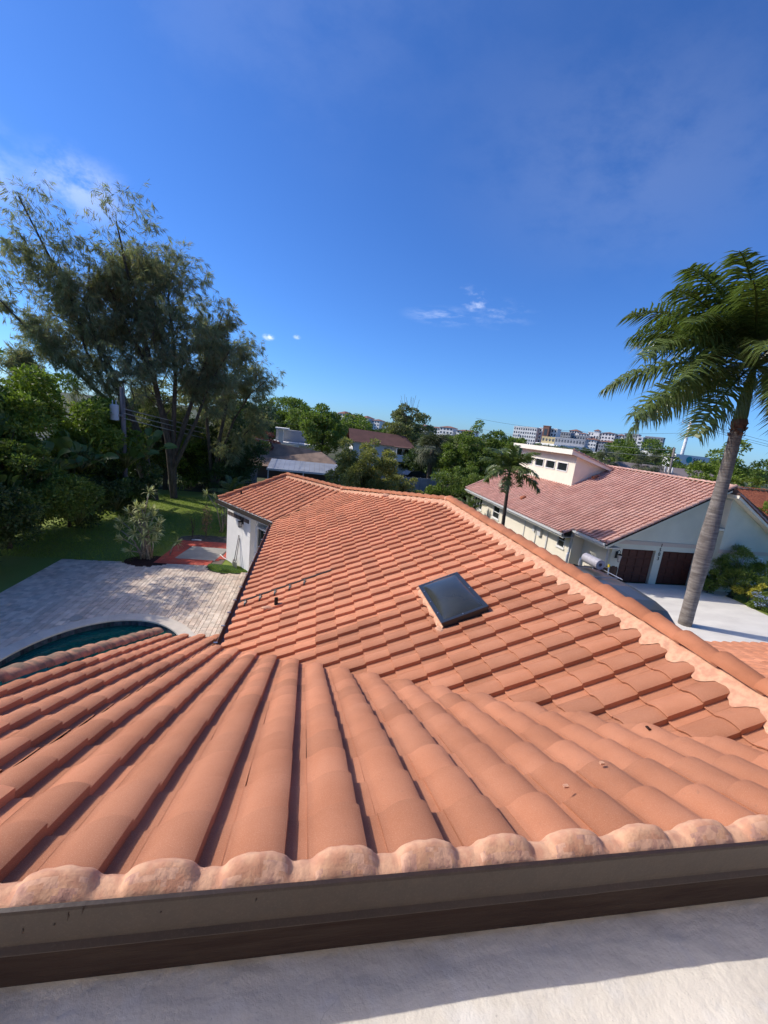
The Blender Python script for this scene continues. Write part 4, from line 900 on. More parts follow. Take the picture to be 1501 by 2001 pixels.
MB().prism([(cx - .62, c0 - .35), (21.75, c0 - .35), (21.75, c1 + .4), (cx - .62, c1 + .4)], lambda x, y: zroof(x) - .02, lambda x, y: zroof(x) + .07).build('clerestory_roof', M['nb_tile'], nb)
MB().box(cx - .66, c0 - .36, zroof(cx - .62) - .26, cx - .62, c1 + .4, zroof(cx - .62) + .09).build('fascia_board', M['creamtrim'], nb)
MB().add([(cx - .64, c0 - .38, zroof(cx - .64) - .24), (21.75, c0 - .38, zroof(21.75) - .12), (21.75, c0 - .38, zroof(21.75) + .06), (cx - .64, c0 - .38, zroof(cx - .64) + .06), (cx - .64, c0 - .352, zroof(cx - .64) - .24), (21.75, c0 - .352, zroof(21.75) - .12), (21.75, c0 - .352, zroof(21.75) + .06), (cx - .64, c0 - .352, zroof(cx - .64) + .06)],
         [(0, 1, 2, 3), (7, 6, 5, 4), (3, 2, 6, 7), (0, 4, 5, 1)]).build('rake_board', M['creamtrim'], nb)
run_caps((cx - .6, c0 - .34, zroof(cx - .6) + .06), (21.7, c0 - .34, zroof(21.7) + .06), me=NCR, parent=nb, name='rake_tile', e=.4)
for x, y in ((15.95, 26.3), (20.05, 24.5)):
    MB().tube([(x - .1, y, zN(x, 0) + .02), (x + .25, y, zN(x + .25, 0) + .05)], [.14, .1], 10).build('vent_tile', M['clay'], nb, smooth=True)

# ---- van, roll, ladders, fence between the houses
van = empty('dark_grey_van', 'dark grey van parked between the two houses, only its curved roof showing behind the ridge', 'van')
X0_, X1_, Y0_, Y1_ = 10.25, 12.05, 8.3, 13.2
prof = [(8.3, -4.9), (8.22, -4.3), (8.35, -3.95), (8.7, -3.45), (9.1, -3.18), (9.6, -3.07), (10.6, -3.0), (12.4, -3.04), (12.95, -3.16), (13.15, -3.7), (13.2, -4.9)]
V = []; F = []; n = len(prof)
secs = [(X0_, .0, .10), (X0_ + .06, .0, .03), (X0_ + .28, .0, -.0), ((X0_ + X1_) / 2, 0, -.03), (X1_ - .28, 0, 0), (X1_ - .06, 0, .03), (X1_, 0, .10)]
for x, _, dz in secs:
    for y, z in prof: V.append((x, y * 1.0 + (10.7 - y) * dz * .3, z - (dz if z > -4.5 else 0)))
for i in range(len(secs) - 1):
    for k in range(n - 1): F.append((i * n + k, i * n + k + 1, (i + 1) * n + k + 1, (i + 1) * n + k))
mb = MB(); mb.v = V; mb.f = F + [tuple(range(n)), tuple(range((len(secs) - 1) * n + n - 1, (len(secs) - 1) * n - 1, -1))]
vb = mb.build('body', M['carpaint'], van, smooth=False)
for x in (X0_ - .01, X1_ - .0): MB().box(x, 9.3, -4.15, x + .012, 12.6, -3.6).build('side_window', M['glass'], van)
MB().quad((X0_ + .15, 8.43, -3.97), (X1_ - .15, 8.43, -3.97), (X1_ - .3, 9.02, -3.47), (X0_ + .3, 9.02, -3.47)).build('windscreen', M['glass'], van)
for x in (X0_ + .05, X1_ - .25):
    for y in (9.1, 12.4):
        w_ = MB().tube([(x, y, -4.87), (x + .2, y, -4.87)], .33, 20).build('wheel', M['black'], van, smooth=False)
        MB().tube([(x - .005, y, -4.87), (x + .205, y, -4.87)], .2, 16).build('rim', M['steel'], w_)
for y in (11.2, 12.3): MB().tube([(X0_ + .1, y, -2.94), (X1_ - .1, y, -2.94)], .02, 6).build('roof_rack', M['steel'], van)
for x in (X0_ + .2, X1_ - .2): MB().tube([(x, 11.0, -2.92), (x, 12.8, -2.92)], .018, 6).build('roof_rack', M['steel'], van)
# sheet metal roll on the rack (hollow)
V = []; F = []; k = 28; yc0, yc1 = 12.05, 12.95; cxr, czr = 11.72, -2.75
for y in (yc0, yc1):
    for r in (.19, .07):
        for i in range(k): a = 2 * math.pi * i / k; V.append((cxr + r * math.cos(a), y, czr + r * math.sin(a)))
for i in range(k):
    j = (i + 1) % k; F += [(i, j, 2 * k + j, 2 * k + i), (k + i, 3 * k + i, 3 * k + j, k + j), (i, k + i, k + j, j), (2 * k + i, 2 * k + j, 3 * k + j, 3 * k + i)]
mb = MB(); mb.v = V; mb.f = F; rl = mb.build('metal_roll', M['galv']); tag(rl, 'thick hollow roll of pale grey sheet metal lying on the van roof', 'metal roll')
def ladder(p, q, w, axis, rungs, label):
    r = empty('ladder', label, 'ladder', 'ladders between the houses'); p, q = Vector(p), Vector(q); ax = Vector(axis).normalized()
    for s in (-1, 1):
        MB().tube([p + ax * s * w / 2, q + ax * s * w / 2], .032, 6).build('rail', M['steel'], r)
        MB().tube([q + ax * s * w / 2 - (q - p).normalized() * .08, q + ax * s * w / 2 + (q - p).normalized() * .05], .045, 8).build('end_cap', M['yellow'], r)
    for i in range(rungs):
        c = p.lerp(q, (i + .6) / rungs); MB().tube([c - ax * w / 2, c + ax * w / 2], .018, 6).build('rung', M['steel'], r)
ladder((13.3, 13.7, G), (13.45, 14.1, -3.35), .62, (.85, -.5, 0), 7, 'silver ladder with yellow rail tips standing just right of the metal roll')
fd = empty('dark_fence', 'black slatted side fence running between the van and the cream neighbour wall', 'fence')
ps = MB().box(-.07, -.012, 0, .07, .012, 1.15).mesh('slat')
for k in range(22):
    o = link('slat', ps, fd, M['darkfence'], (12.6 + k * .155, 15.95 + .004 * (k % 2), G)); o.scale = (1, 1, random.uniform(.95, 1.05))
for k in range(3): MB().box(12.5 + k * 1.7, 15.98, G, 12.6 + k * 1.7, 16.06, G + 1.1).build('post', M['darkfence'], fd)
for i, (x, y) in enumerate(((14.1, 17.4), (14.3, 16.6))):
    tag(MB().tube([(x, y, G), (x, y, -3.95), (x + .03, y - .04, -3.87)], [.05, .05, .05], 8).build('vent_stack', M['trim'], None, smooth=True), ['white pipe with bent tip beyond the ridge, farther from the garage', 'white pipe with bent tip beyond the ridge, nearer the garage'][i], 'pipe')
tag(MB().tube([(13.6, 19.3, G), (13.6, 19.3, G + .75)], .42, 20).tube([(13.6, 19.3, G + .75), (13.6, 19.3, G + .85)], [.44, .2], 20).build('air_conditioner', M['lamp'], None), 'dark round air conditioner by the neighbour wall below the small window', 'air conditioner')
# ================================================================= VEGETATION
def leaves_mesh(name, P, D, S, wfac=.5, fold=.0):
    """diamond leaves: P base points, D directions (unit), S lengths"""
    n = len(P); rnd = rng.normal(size=(n, 3)); W = np.cross(D, rnd); W /= np.linalg.norm(W, axis=1, keepdims=True) + 1e-9
    V = np.empty((n, 4, 3)); V[:, 0] = P; V[:, 1] = P + D * (S * .45)[:, None] + W * (S * wfac * .5)[:, None]; V[:, 2] = P + D * S[:, None]; V[:, 3] = P + D * (S * .45)[:, None] - W * (S * wfac * .5)[:, None]
    return npmesh(name, V.reshape(-1, 3), np.arange(n * 4).reshape(-1, 4))
def unit(a): return a / (np.linalg.norm(a, axis=1, keepdims=True) + 1e-9)
def crown_pts(c, r, rz, nclump, nleaf, clump=.3, shell=.62, seed=None, low=-1.0, skew=(0, 0)):
    g_ = np.random.default_rng(seed) if seed is not None else rng
    u = unit(g_.normal(size=(nclump, 3))); u[:, 2] = np.where(u[:, 2] < low, -u[:, 2], u[:, 2]); rad = g_.uniform(shell, .95, nclump) * (1 + .12 * np.sin(u[:, 0] * 5 + u[:, 1] * 4 + c[0])); k = g_.random(nclump) < .22; rad[k] *= g_.uniform(.2, .8, k.sum())
    C_ = u * rad[:, None] * np.array([r, r, rz]); C_[:, 0] += skew[0] * C_[:, 2]; C_[:, 1] += skew[1] * C_[:, 2]; C_ += np.array(c)
    cr = clump * r * g_.uniform(.55, 1.25, nclump); w = cr ** 2; w /= w.sum(); idx = g_.choice(nclump, nleaf, p=w)
    d = unit(g_.normal(size=(nleaf, 3))); d[:, 2] = np.where((d[:, 2] < -.25) & (g_.random(nleaf) < .6), -d[:, 2], d[:, 2]); rr_ = g_.uniform(.35, 1, nleaf) ** .6
    P = C_[idx] + d * rr_[:, None] * cr[idx][:, None] * np.array([1, 1, .72])
    D_ = unit(d * .7 + g_.normal(size=(nleaf, 3)) * .7 + np.array([0, 0, -.15])); return P, D_, C_
def tree(name, label, x, y, ztop, r, leafm='leaf_mid', n=9000, leaf=.16, cat='tree', group=None, zlow=None, nclump=42, clump=.3, zg=G, trunk=.16, bark='bark', lean=(0, 0), shell=.62, wfac=.5, root=None, bare=0, seed=None):
    zlow = (zg + (ztop - zg) * .3) if zlow is None else zlow; rz = (ztop - zlow) / 2; c = (x + lean[0], y + lean[1], (ztop + zlow) / 2)
    t = empty(name, label, cat, group, loc=(0, 0, 0))
    P, D_, C_ = crown_pts(c, r, rz, nclump, n, clump, shell, seed)
    S = leaf * rng.uniform(.6, 1.35, len(P)); link('crown', leaves_mesh('crown', P, D_, S, wfac), t, M[leafm])
    mb = MB(); top = Vector((c[0], c[1], zlow + rz * .7)); base = Vector((x, y, zg - .05))
    mid = base.lerp(top, .5) + Vector((random.uniform(-.1, .1) * r * .3, random.uniform(-.1, .1) * r * .3, 0))
    mb.tube([base, mid, top], [trunk * 1.25, trunk, trunk * .55], 8)
    for k in range(min(9, nclump)):
        q = Vector(C_[k]); s_ = base.lerp(top, random.uniform(.35, .85)); m_ = s_.lerp(q, .5) + Vector((0, 0, rz * .12)); mb.tube([s_, m_, q], [trunk * .42, trunk * .25, trunk * .1], 6)
    for k in range(bare):
        a = random.uniform(0, 6.28); q = Vector(c) + Vector((math.cos(a) * r * .35, math.sin(a) * r * .35, rz * random.uniform(.95, 1.5))); mb.tube([top, top.lerp(q, .5) + Vector((random.uniform(-.3, .3), 0, 0)), q], [trunk * .3, trunk * .16, .02], 5)
    mb.build('trunk', M[bark], t, smooth=True); return t

# ---- the tall feathery casuarinas behind the hedge
def casuarina(label, base, limbs, n_str, seed, spread=1.0, brown=.25):
    rs = random.Random(seed); g_ = np.random.default_rng(seed); t = empty('casuarina_tree', label, 'tree', 'casuarinas behind the hedge'); mb = MB(); tips = []
    def branch(p, d, L, r, depth):
        pts = [p]; q = p; dd = d.normalized(); n = 5 if depth < 2 else 4
        for i in range(n):
            dd = (dd + Vector((rs.gauss(0, .13), rs.gauss(0, .13), rs.gauss(.03, .08)))).normalized(); q = q + dd * (L / n); pts.append(q)
        mb.tube(pts, [r * .62 * (1 - .8 * i / n) for i in range(n + 1)], 6 if depth < 2 else 4, caps=False)
        if depth >= 3:
            tips.extend([(pts[i], 1.0) for i in range(1, n + 1)]); return
        for k in range((7, 7, 5)[depth]):
            f = rs.uniform(.22, 1.0); i = min(n - 1, int(f * n)); pp = pts[i].lerp(pts[i + 1], f * n - i if f * n - i <= 1 else 1)
            a = rs.uniform(0, 6.283); side = dd.orthogonal().normalized(); side.rotate(Matrix.Rotation(a, 3, dd)); nd = (dd * .75 + side * .75 + Vector((0, 0, .25))).normalized()
            branch(pp, nd, L * rs.uniform(.26, .42) * spread, r * .38, depth + 1)
        tips.append((q, 1.0))
    for pts, r0 in limbs:
        P = [Vector(p) for p in pts]; n = len(P) - 1; mb.tube(P, [r0 * (1 - .86 * i / n) for i in range(n + 1)], 8, caps=False)
        tot = sum((b - a).length for a, b in zip(P, P[1:]))
        for k in range(int(tot * 2.1)):
            f = rs.uniform(.22, 1.0) ** .8 * n; i = min(n - 1, int(f)); p = P[i].lerp(P[i + 1], f - i); dd = (P[i + 1] - P[i]).normalized(); a = rs.uniform(0, 6.283)
            side = dd.orthogonal().normalized(); side.rotate(Matrix.Rotation(a, 3, dd)); frac = f / n
            branch(p, dd * .8 + side * .8 + Vector((0, 0, .15)), tot * .25 * (1.3 - .85 * frac) * rs.uniform(.6, 1.25) * spread, r0 * .28 * (1.15 - frac), 1 if frac < .8 else 2)
        tips.extend([(P[-1] + Vector((rs.gauss(0, .15), rs.gauss(0, .15), rs.gauss(-.2, .2))), 1.0) for _ in range(6)])
    mb.build('trunk', M['bark'], t, smooth=True)
    T_ = np.array([tuple(p) for p, _ in tips]); n = n_str; nt2 = n // 13; T_ = T_[g_.integers(0, len(T_), nt2)] + g_.normal(0, .13, (nt2, 3))
    idx = g_.integers(0, nt2, n); sweep = unit(g_.normal(0, 1, (nt2, 3)) * .75 + np.array([.35, 0, -.15])); along = g_.uniform(0, .3, n)[:, None]
    P = T_[idx] + sweep[idx] * along + g_.normal(0, .035, (n, 3))
    D_ = unit(sweep[idx] * .9 + g_.normal(0, .27, (n, 3)) + np.array([0, 0, -.55])); S = g_.uniform(.18, .46, n)
    k = g_.random(n) < brown
    for nm, kk in (('leaf_needle', ~k), ('leaf_needle_brown', k)): link('needles', leaves_mesh('needles', P[kk], D_[kk], S[kk], .085), t, M[nm])
    return t
B0 = Vector((-9.9, 29, G))
casuarina('tall feathery casuarina leaning left, the highest tree against the sky', B0, [
    ([B0, (-10.6, 28.6, -1), (-12.0, 28, 3), (-13.8, 27, 7), (-15.5, 26.2, 11.2)], .24), ([B0 + Vector((-.4, 0, 0)), (-11.6, 28.5, 0), (-13.2, 27.5, 4.0), (-14.2, 27, 8.6)], .17),
    ([(-10.9, 28.5, -.5), (-13.2, 27.6, 2.2), (-15.2, 26.5, 4.2), (-17.3, 25.5, 6.9)], .16), ([(-11.0, 28.3, 0), (-12.3, 27.4, 3.4), (-12.8, 27, 6.2), (-12.4, 26.6, 8.8)], .12), ([(-11.5, 28.3, -2), (-14.8, 27, .6), (-17.5, 26, 2.8)], .13)], 80000, 11)
B1 = Vector((-9.0, 30, G))
casuarina('upright feathery casuarina with a dense dark crown right of the leaning one', B1, [
    ([B1, (-9.2, 29.3, -1), (-9.9, 28.2, 4), (-10.6, 27.2, 8), (-11.0, 26.6, 11.0)], .26), ([B1, (-8.8, 29.2, 0), (-8.4, 28.3, 4), (-8.6, 27.5, 7.6), (-8.2, 27, 9.0)], .2),
    ([(-9.0, 29.6, -2.5), (-7.6, 28.8, 1.5), (-6.4, 28, 4.6), (-5.3, 27, 7.2)], .18), ([(-9.0, 29.6, -1), (-9.9, 28.6, 3), (-11.3, 27.6, 6.4), (-11.9, 27, 8.2)], .14), ([(-8.9, 29.6, -3), (-7.2, 28.6, .5), (-6.2, 27.8, 3), (-4.9, 27, 5.0)], .15)], 105000, 23, brown=.3)
B2 = Vector((-7.0, 33, G))
casuarina('low casuarina whose feathery branches sweep right towards the small clouds', B2, [
    ([B2, (-6.4, 32.5, -2), (-5.4, 32, .8), (-4.2, 31.4, 2.8), (-3.0, 31, 3.9)], .13), ([B2, (-6.5, 32.2, -1), (-5.8, 31.5, 2.2), (-4.9, 31, 4.6), (-4.2, 30.6, 6.0)], .17),
    ([B2, (-7.3, 32, 0), (-7.4, 31, 4), (-7.0, 30.5, 6.5)], .17), ([B2, (-6.0, 32.6, -2.6), (-4.6, 32.2, -.2), (-2.8, 31.5, 1.7)], .11)], 42000, 37)

# ---- hedge, shrubs and trees round the garden
HED = 'trees and big shrubs along the left boundary'
tree('hedge_tree', 'bright green broadleaf tree at the far left edge under the casuarinas', -13.9, 20.5, 2.4, 3.1, 'leaf_bright', 19000, .19, group=HED, zlow=-3.0, nclump=46, clump=.26)
tree('hedge_tree', 'bright green broadleaf tree top between the left edge and the utility pole', -12.4, 23.0, 2.1, 2.8, 'leaf_bright', 18000, .19, group=HED, zlow=-3.4, nclump=46, clump=.26)
tree('hedge_tree', 'rounded bright green tree just left of the grey transformer', -11.3, 25.2, 1.1, 2.0, 'leaf_bright', 12000, .18, group=HED, zlow=-4, nclump=36, clump=.26)
tree('hedge_shrub', 'big dark-based shrub nearest the patio corner at the left edge', -11.5, 17.5, -.9, 2.8, 'leaf_mid', 30000, .13, cat='shrub', group=HED, zlow=-5.3, nclump=60, clump=.24, trunk=.08)
tree('hedge_shrub', 'lower leafy shrub spilling over the patio edge at the left border', -11.0, 14.4, -1.5, 2.1, 'leaf_dark', 20000, .13, cat='shrub', group=HED, zlow=-5.3, nclump=44, clump=.26, trunk=.07)
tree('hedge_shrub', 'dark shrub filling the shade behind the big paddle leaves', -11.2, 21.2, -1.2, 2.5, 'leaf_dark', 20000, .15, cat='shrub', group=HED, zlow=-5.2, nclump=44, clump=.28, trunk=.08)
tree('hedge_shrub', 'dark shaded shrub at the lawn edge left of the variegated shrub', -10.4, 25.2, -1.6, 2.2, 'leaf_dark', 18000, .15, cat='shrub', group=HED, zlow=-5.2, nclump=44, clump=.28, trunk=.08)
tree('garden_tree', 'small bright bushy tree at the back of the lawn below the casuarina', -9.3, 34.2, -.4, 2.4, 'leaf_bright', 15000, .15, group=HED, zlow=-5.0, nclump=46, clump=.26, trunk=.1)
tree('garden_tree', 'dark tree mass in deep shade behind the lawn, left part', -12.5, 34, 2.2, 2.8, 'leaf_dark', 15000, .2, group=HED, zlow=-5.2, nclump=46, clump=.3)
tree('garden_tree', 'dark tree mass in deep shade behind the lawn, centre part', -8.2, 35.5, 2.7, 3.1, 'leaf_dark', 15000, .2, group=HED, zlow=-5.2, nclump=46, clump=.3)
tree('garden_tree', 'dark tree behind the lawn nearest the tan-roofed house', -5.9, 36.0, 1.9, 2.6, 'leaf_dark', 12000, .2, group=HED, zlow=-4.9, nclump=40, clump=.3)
tree('garden_tree', 'creeper-clad trunk tree under the upright casuarina', -10.6, 33.0, 3.6, 2.3, 'leaf_olive', 12000, .16, group=HED, zlow=-3.5, nclump=40, clump=.3)
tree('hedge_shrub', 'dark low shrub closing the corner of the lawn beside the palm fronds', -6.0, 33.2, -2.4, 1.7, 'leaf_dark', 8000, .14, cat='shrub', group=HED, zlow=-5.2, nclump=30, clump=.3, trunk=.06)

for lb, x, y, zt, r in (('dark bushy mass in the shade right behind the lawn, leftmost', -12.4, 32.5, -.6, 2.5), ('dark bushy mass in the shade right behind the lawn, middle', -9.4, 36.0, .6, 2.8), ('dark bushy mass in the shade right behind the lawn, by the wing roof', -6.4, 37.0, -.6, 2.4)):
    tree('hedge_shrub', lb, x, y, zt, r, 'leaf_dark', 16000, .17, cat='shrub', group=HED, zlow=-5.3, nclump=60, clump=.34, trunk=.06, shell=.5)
for lb, x, y, zt, r in (('tall leafy tree beyond the left picture edge level with the patio corner', -14.0, 16.6, 3.6, 3.2), ('leafy tree beyond the left picture edge level with the patio middle', -13.3, 13.6, 2.9, 2.9), ('leafy tree beyond the left picture edge level with the pool', -13.1, 10.8, 2.2, 2.7), ('leafy tree beyond the left picture edge between hedge and patio', -12.9, 18.9, 1.1, 1.9)):
    tree('hedge_tree', lb, x, y, zt, r, 'leaf_mid', 15000, .2, group=HED, zlow=-4.2, nclump=46, clump=.32)
def tube_curve(p0, p1, sag, n=6): return [Vector(p0).lerp(Vector(p1), i / n) + Vector((0, 0, sag * 4 * (i / n) * (1 - i / n))) for i in range(n + 1)]
# giant white bird-of-paradise (paddle leaves)
def paddle_plant(label, x, y, z0, h, n=12, s=1.0, seed=0, grp='paddle-leaved plants in the left border'):
    rs = random.Random(seed); t = empty('paddle_leaf_plant', label, 'plant', grp); st = MB()
    for k in range(n):
        a = rs.uniform(0, 6.28); el = rs.uniform(.55, 1.35); L = h * rs.uniform(.55, 1.0); d = Vector((math.cos(a) * math.cos(el), math.sin(a) * math.cos(el), math.sin(el)))
        p1 = Vector((x, y, z0)) + d * L; st.tube([(x, y, z0), Vector((x, y, z0)).lerp(p1, .5) + Vector((0, 0, .08)), p1], [.04 * s, .03 * s, .02 * s], 5)
        LL = rs.uniform(.75, 1.25) * s; w = LL * .25; side = d.cross(Vector((0, 0, 1))).normalized(); side.rotate(Matrix.Rotation(rs.uniform(-1.2, 1.2), 3, d)); nn = side.cross(d).normalized(); V = []; F = []; m = 7
        for i in range(m + 1):
            f = i / m; q = p1 + d * (LL * f) + Vector((0, 0, -.42 * LL * f * f)); ww = w * math.sin(math.pi * min(.98, f * .86 + .08)) ** .6
            for s_ in (-1, -.5, 0, .5, 1): V.append(tuple(q + side * (ww * s_) + nn * (abs(s_) * ww * .32) + nn * rs.uniform(-.01, .01)))
        for i in range(m):
            for j in range(4): F.append((i * 5 + j, i * 5 + j + 1, i * 5 + 6 + j, i * 5 + 5 + j))
        link('paddle_leaf', npmesh('paddle_leaf', V, F, True), t, M['leaf_paddle'])
    st.build('stalks', M['leaf_olive'], t, smooth=True); return t
for i, (x, y, z0, h, n, s, lb) in enumerate([
    (-10.9, 18.6, -2.6, 1.7, 14, 1.25, 'paddle-leaved plant with the tall blade beside the left edge, in front of the hedge'),
    (-12.0, 17.6, -1.8, 1.9, 10, 1.3, 'paddle-leaved plant cut by the left picture edge'),
    (-10.2, 20.4, -2.2, 1.7, 14, 1.2, 'paddle-leaved plant with two broad upright leaves in sun'),
    (-10.6, 22.4, -2.3, 1.7, 12, 1.1, 'paddle-leaved plant below the grey transformer'),
    (-9.7, 24.0, -2.4, 1.6, 13, 1.1, 'paddle-leaved plant with white-glinting leaves right of the pole'),
    (-9.2, 25.6, -2.0, 1.7, 12, 1.1, 'paddle-leaved plant next to the small bright bushy tree'),
    (-10.0, 19.6, -4.6, 1.7, 12, 1.1, 'low paddle-leaved plant arching over the dark lawn'),
    (-9.6, 22.6, -4.5, 1.6, 12, 1.0, 'low paddle-leaved plant farther along the dark lawn edge'),
    (-10.9, 16.4, -3.3, 1.5, 8, 1.0, 'paddle-leaved plant poking out of the dark shrub by the patio')]): paddle_plant(lb, x, y, z0, h * .92, n + 7, s * .72, 50 + i)

# ---- palms
def frond_mesh(L=3.6, n=62, droop=1.0, wl=.75, lw=.035, lift=.25, twist=.5, seed=0, plum=.5):
    rs = np.random.default_rng(seed); V = []; F = []; R = []
    for i in range(15):
        f = i / 14; R.append((L * f * (1 - .12 * f * f * droop), 0, lift * L * f - droop * L * .52 * f ** 2.1))
    R = np.array(R)
    def at(f):
        k = f * 14; i = min(13, int(k)); return R[i] + (R[i + 1] - R[i]) * (k - i), unit((R[i + 1] - R[i])[None])[0]
    mb = MB(); mb.tube([tuple(p) for p in R], [.035 * (1 - .8 * i / 14) for i in range(15)], 5, caps=False); V = [list(v) for v in mb.v]; F = list(mb.f)
    for i in range(n):
        f = .16 + .83 * i / n; p, t = at(f)
        for s in (-1, 1):
            ll = wl * (math.sin(math.pi * (.12 + .80 * f)) ** .75) * rs.uniform(.82, 1.12); up = rs.uniform(-plum, plum * .9); d = unit(np.array([[t[0] * .55, s * 1.0, t[2] * .55 + up]]))[0]; w = np.array([t[0], 0, t[2]]) * lw * .5
            o = len(V); q1 = p + d * ll * .5; q2 = p + d * ll + np.array([0, 0, -ll * rs.uniform(.28, .62)])
            V += [list(p - w * .7), list(p + w * .7), list(q1 - w), list(q1 + w), list(q2)]; F += [(o, o + 1, o + 3, o + 2), (o + 2, o + 3, o + 4)]
    me = bpy.data.meshes.new('frond'); me.from_pydata(V, [], F); me.update(); me.materials.append(M['leaf_palm']); return me
FR = [frond_mesh(seed=k, droop=d, lift=l, n=100, wl=.66, lw=.052, plum=.75) for k, (d, l) in enumerate(((.75, .28), (.95, .3), (.6, .25)))]
def palm(name, label, base, top, r0, r1, fronds, meshes, scale, cat='palm', group=None, shaft=0.0, bulge=0.0, bark='palmbark', rmat=None):
    t = empty(name, label, cat, group); base, top = Vector(base), Vector(top); n = 22; pts = []; rad = []
    for i in range(n + 1):
        f = i / n; pts.append(base.lerp(top, f)); rad.append((r0 + (r1 - r0) * f + bulge * math.exp(-((f - .42) / .17) ** 2)) * (1 + .012 * ((i % 2) * 2 - 1)))
    MB().tube(pts, rad, 20).build('trunk', M[bark], t, smooth=True); d = (top - base).normalized(); cr = top
    if shaft:
        cr = top + d * shaft; MB().tube([top - d * .02, top + d * shaft * .15, top + d * shaft * .6, cr], [r1 * 1.02, r1 * 1.1, r1 * .8, r1 * .42], 16).build('crownshaft', M['crownshaft'], t, smooth=True)
    for k, (az, el, s, mi) in enumerate(fronds):
        o = link('frond', meshes[mi % len(meshes)], t)
        o.matrix_basis = Matrix.Translation(cr + Vector((0, 0, -.05))) @ Matrix.Rotation(az, 4, 'Z') @ Matrix.Rotation(-el, 4, 'Y') @ Matrix.Rotation(random.gauss(0, .25), 4, 'X') @ Matrix.Scale(scale * s, 4)
    return t, cr
D2 = R_
rp, rc = palm('royal_palm', 'big royal palm with a bulging ringed grey trunk in front of the garage doors', (16.38, 12.2, G), (16.22, 12.15, 3.0), .25, .20,
    [(D2(186), D2(37), .97, 0), (D2(206), D2(36), .95, 2), (D2(184), D2(27), .98, 0), (D2(172), D2(14), 1.04, 1), (D2(190), D2(6), 1.12, 1), (D2(200), D2(-8), 1.1, 0), (D2(186), D2(-22), 1.08, 2), (D2(208), D2(-30), .98, 0), (D2(214), D2(20), 1.0, 2), (D2(160), D2(28), 1.0, 1), (D2(228), D2(44), .95, 0), (D2(150), D2(-8), 1.0, 0), (D2(236), D2(-14), 1.0, 1), (D2(222), D2(-2), 1.02, 2),
     (D2(258), D2(-34), .95, 0), (D2(250), D2(12), 1.0, 1), (D2(275), D2(10), 1.0, 1), (D2(300), D2(42), 1.0, 0), (D2(310), D2(-26), 1.0, 1), (D2(330), D2(-48), .95, 2), (D2(335), D2(12), 1.02, 2), (D2(350), D2(46), 1.0, 0), (D2(5), D2(-24), 1.0, 1), (D2(30), D2(16), 1.0, 2), (D2(55), D2(46), 1.0, 0), (D2(80), D2(-12), 1.0, 1), (D2(110), D2(22), 1.0, 0), (D2(130), D2(-28), .95, 1), (D2(197), D2(16), 1.04, 1), (D2(20), D2(70), 1.05, 0), (D2(285), D2(70), 1.05, 2), (D2(345), D2(-45), .95, 1)],
    FR, 1.5, shaft=2.15, bulge=.065)
# ragged brown boot under the crownshaft
mb = MB()
for k in range(34):
    a = k * 2.4; z = 2.55 + (k % 9) * .055; c, s = math.cos(a), math.sin(a); r = .215 + (k % 3) * .014; ctr = Vector((16.24, 12.15, z)); p = ctr + Vector((c * r, s * r, 0)); q = Vector((-s, c, 0)); w = .06 + .035 * math.sin(k * 5)
    mb.add([p - q * w, p + q * w, p + q * w * .6 + Vector((c * .05, s * .05, .11)), p - q * w * .7 + Vector((c * .06, s * .06, .09))], [(0, 1, 2, 3)])
mb.tube([(16.24, 12.15, 2.86), (16.23, 12.15, 3.08), (16.22, 12.15, 3.2)], [.225, .26, .23], 18, caps=False); mb.build('boot_scales', M['boot'], rp, smooth=False)
FS = [frond_mesh(L=1.7, n=34, droop=1.25, wl=.46, lw=.06, lift=.42, seed=9), frond_mesh(L=1.7, n=34, droop=.9, wl=.46, lw=.06, lift=.35, seed=10)]
def ring(n, seed, els=(45, 5, -25, 60, 20)): rs = random.Random(seed); return [(6.283 * k / n + rs.uniform(-.2, .2), D2(els[k % len(els)] + rs.uniform(-8, 8)), rs.uniform(.85, 1.12), k) for k in range(n)]
palm('christmas_palm', 'small palm with a slim dark trunk standing beyond the ridge before the pink roof', (11.3, 19.3, G), (10.95, 19.0, -.55), .11, .08, ring(19, 3), FS, 1.08, shaft=.5, bark='darkbark')
mb = MB()
for k in range(90): a, b, r = random.uniform(0, 6.28), random.uniform(-.6, .4), random.uniform(.1, .42); mb.tube([(10.95, 19, -.6), (10.95 + math.cos(a) * r, 19 + math.sin(a) * r, -.75 + b * .35)], .008, 3, False)
stuff(mb.build('fruit_stalks', M['leaf_grey'], bpy.data.objects['christmas_palm']))
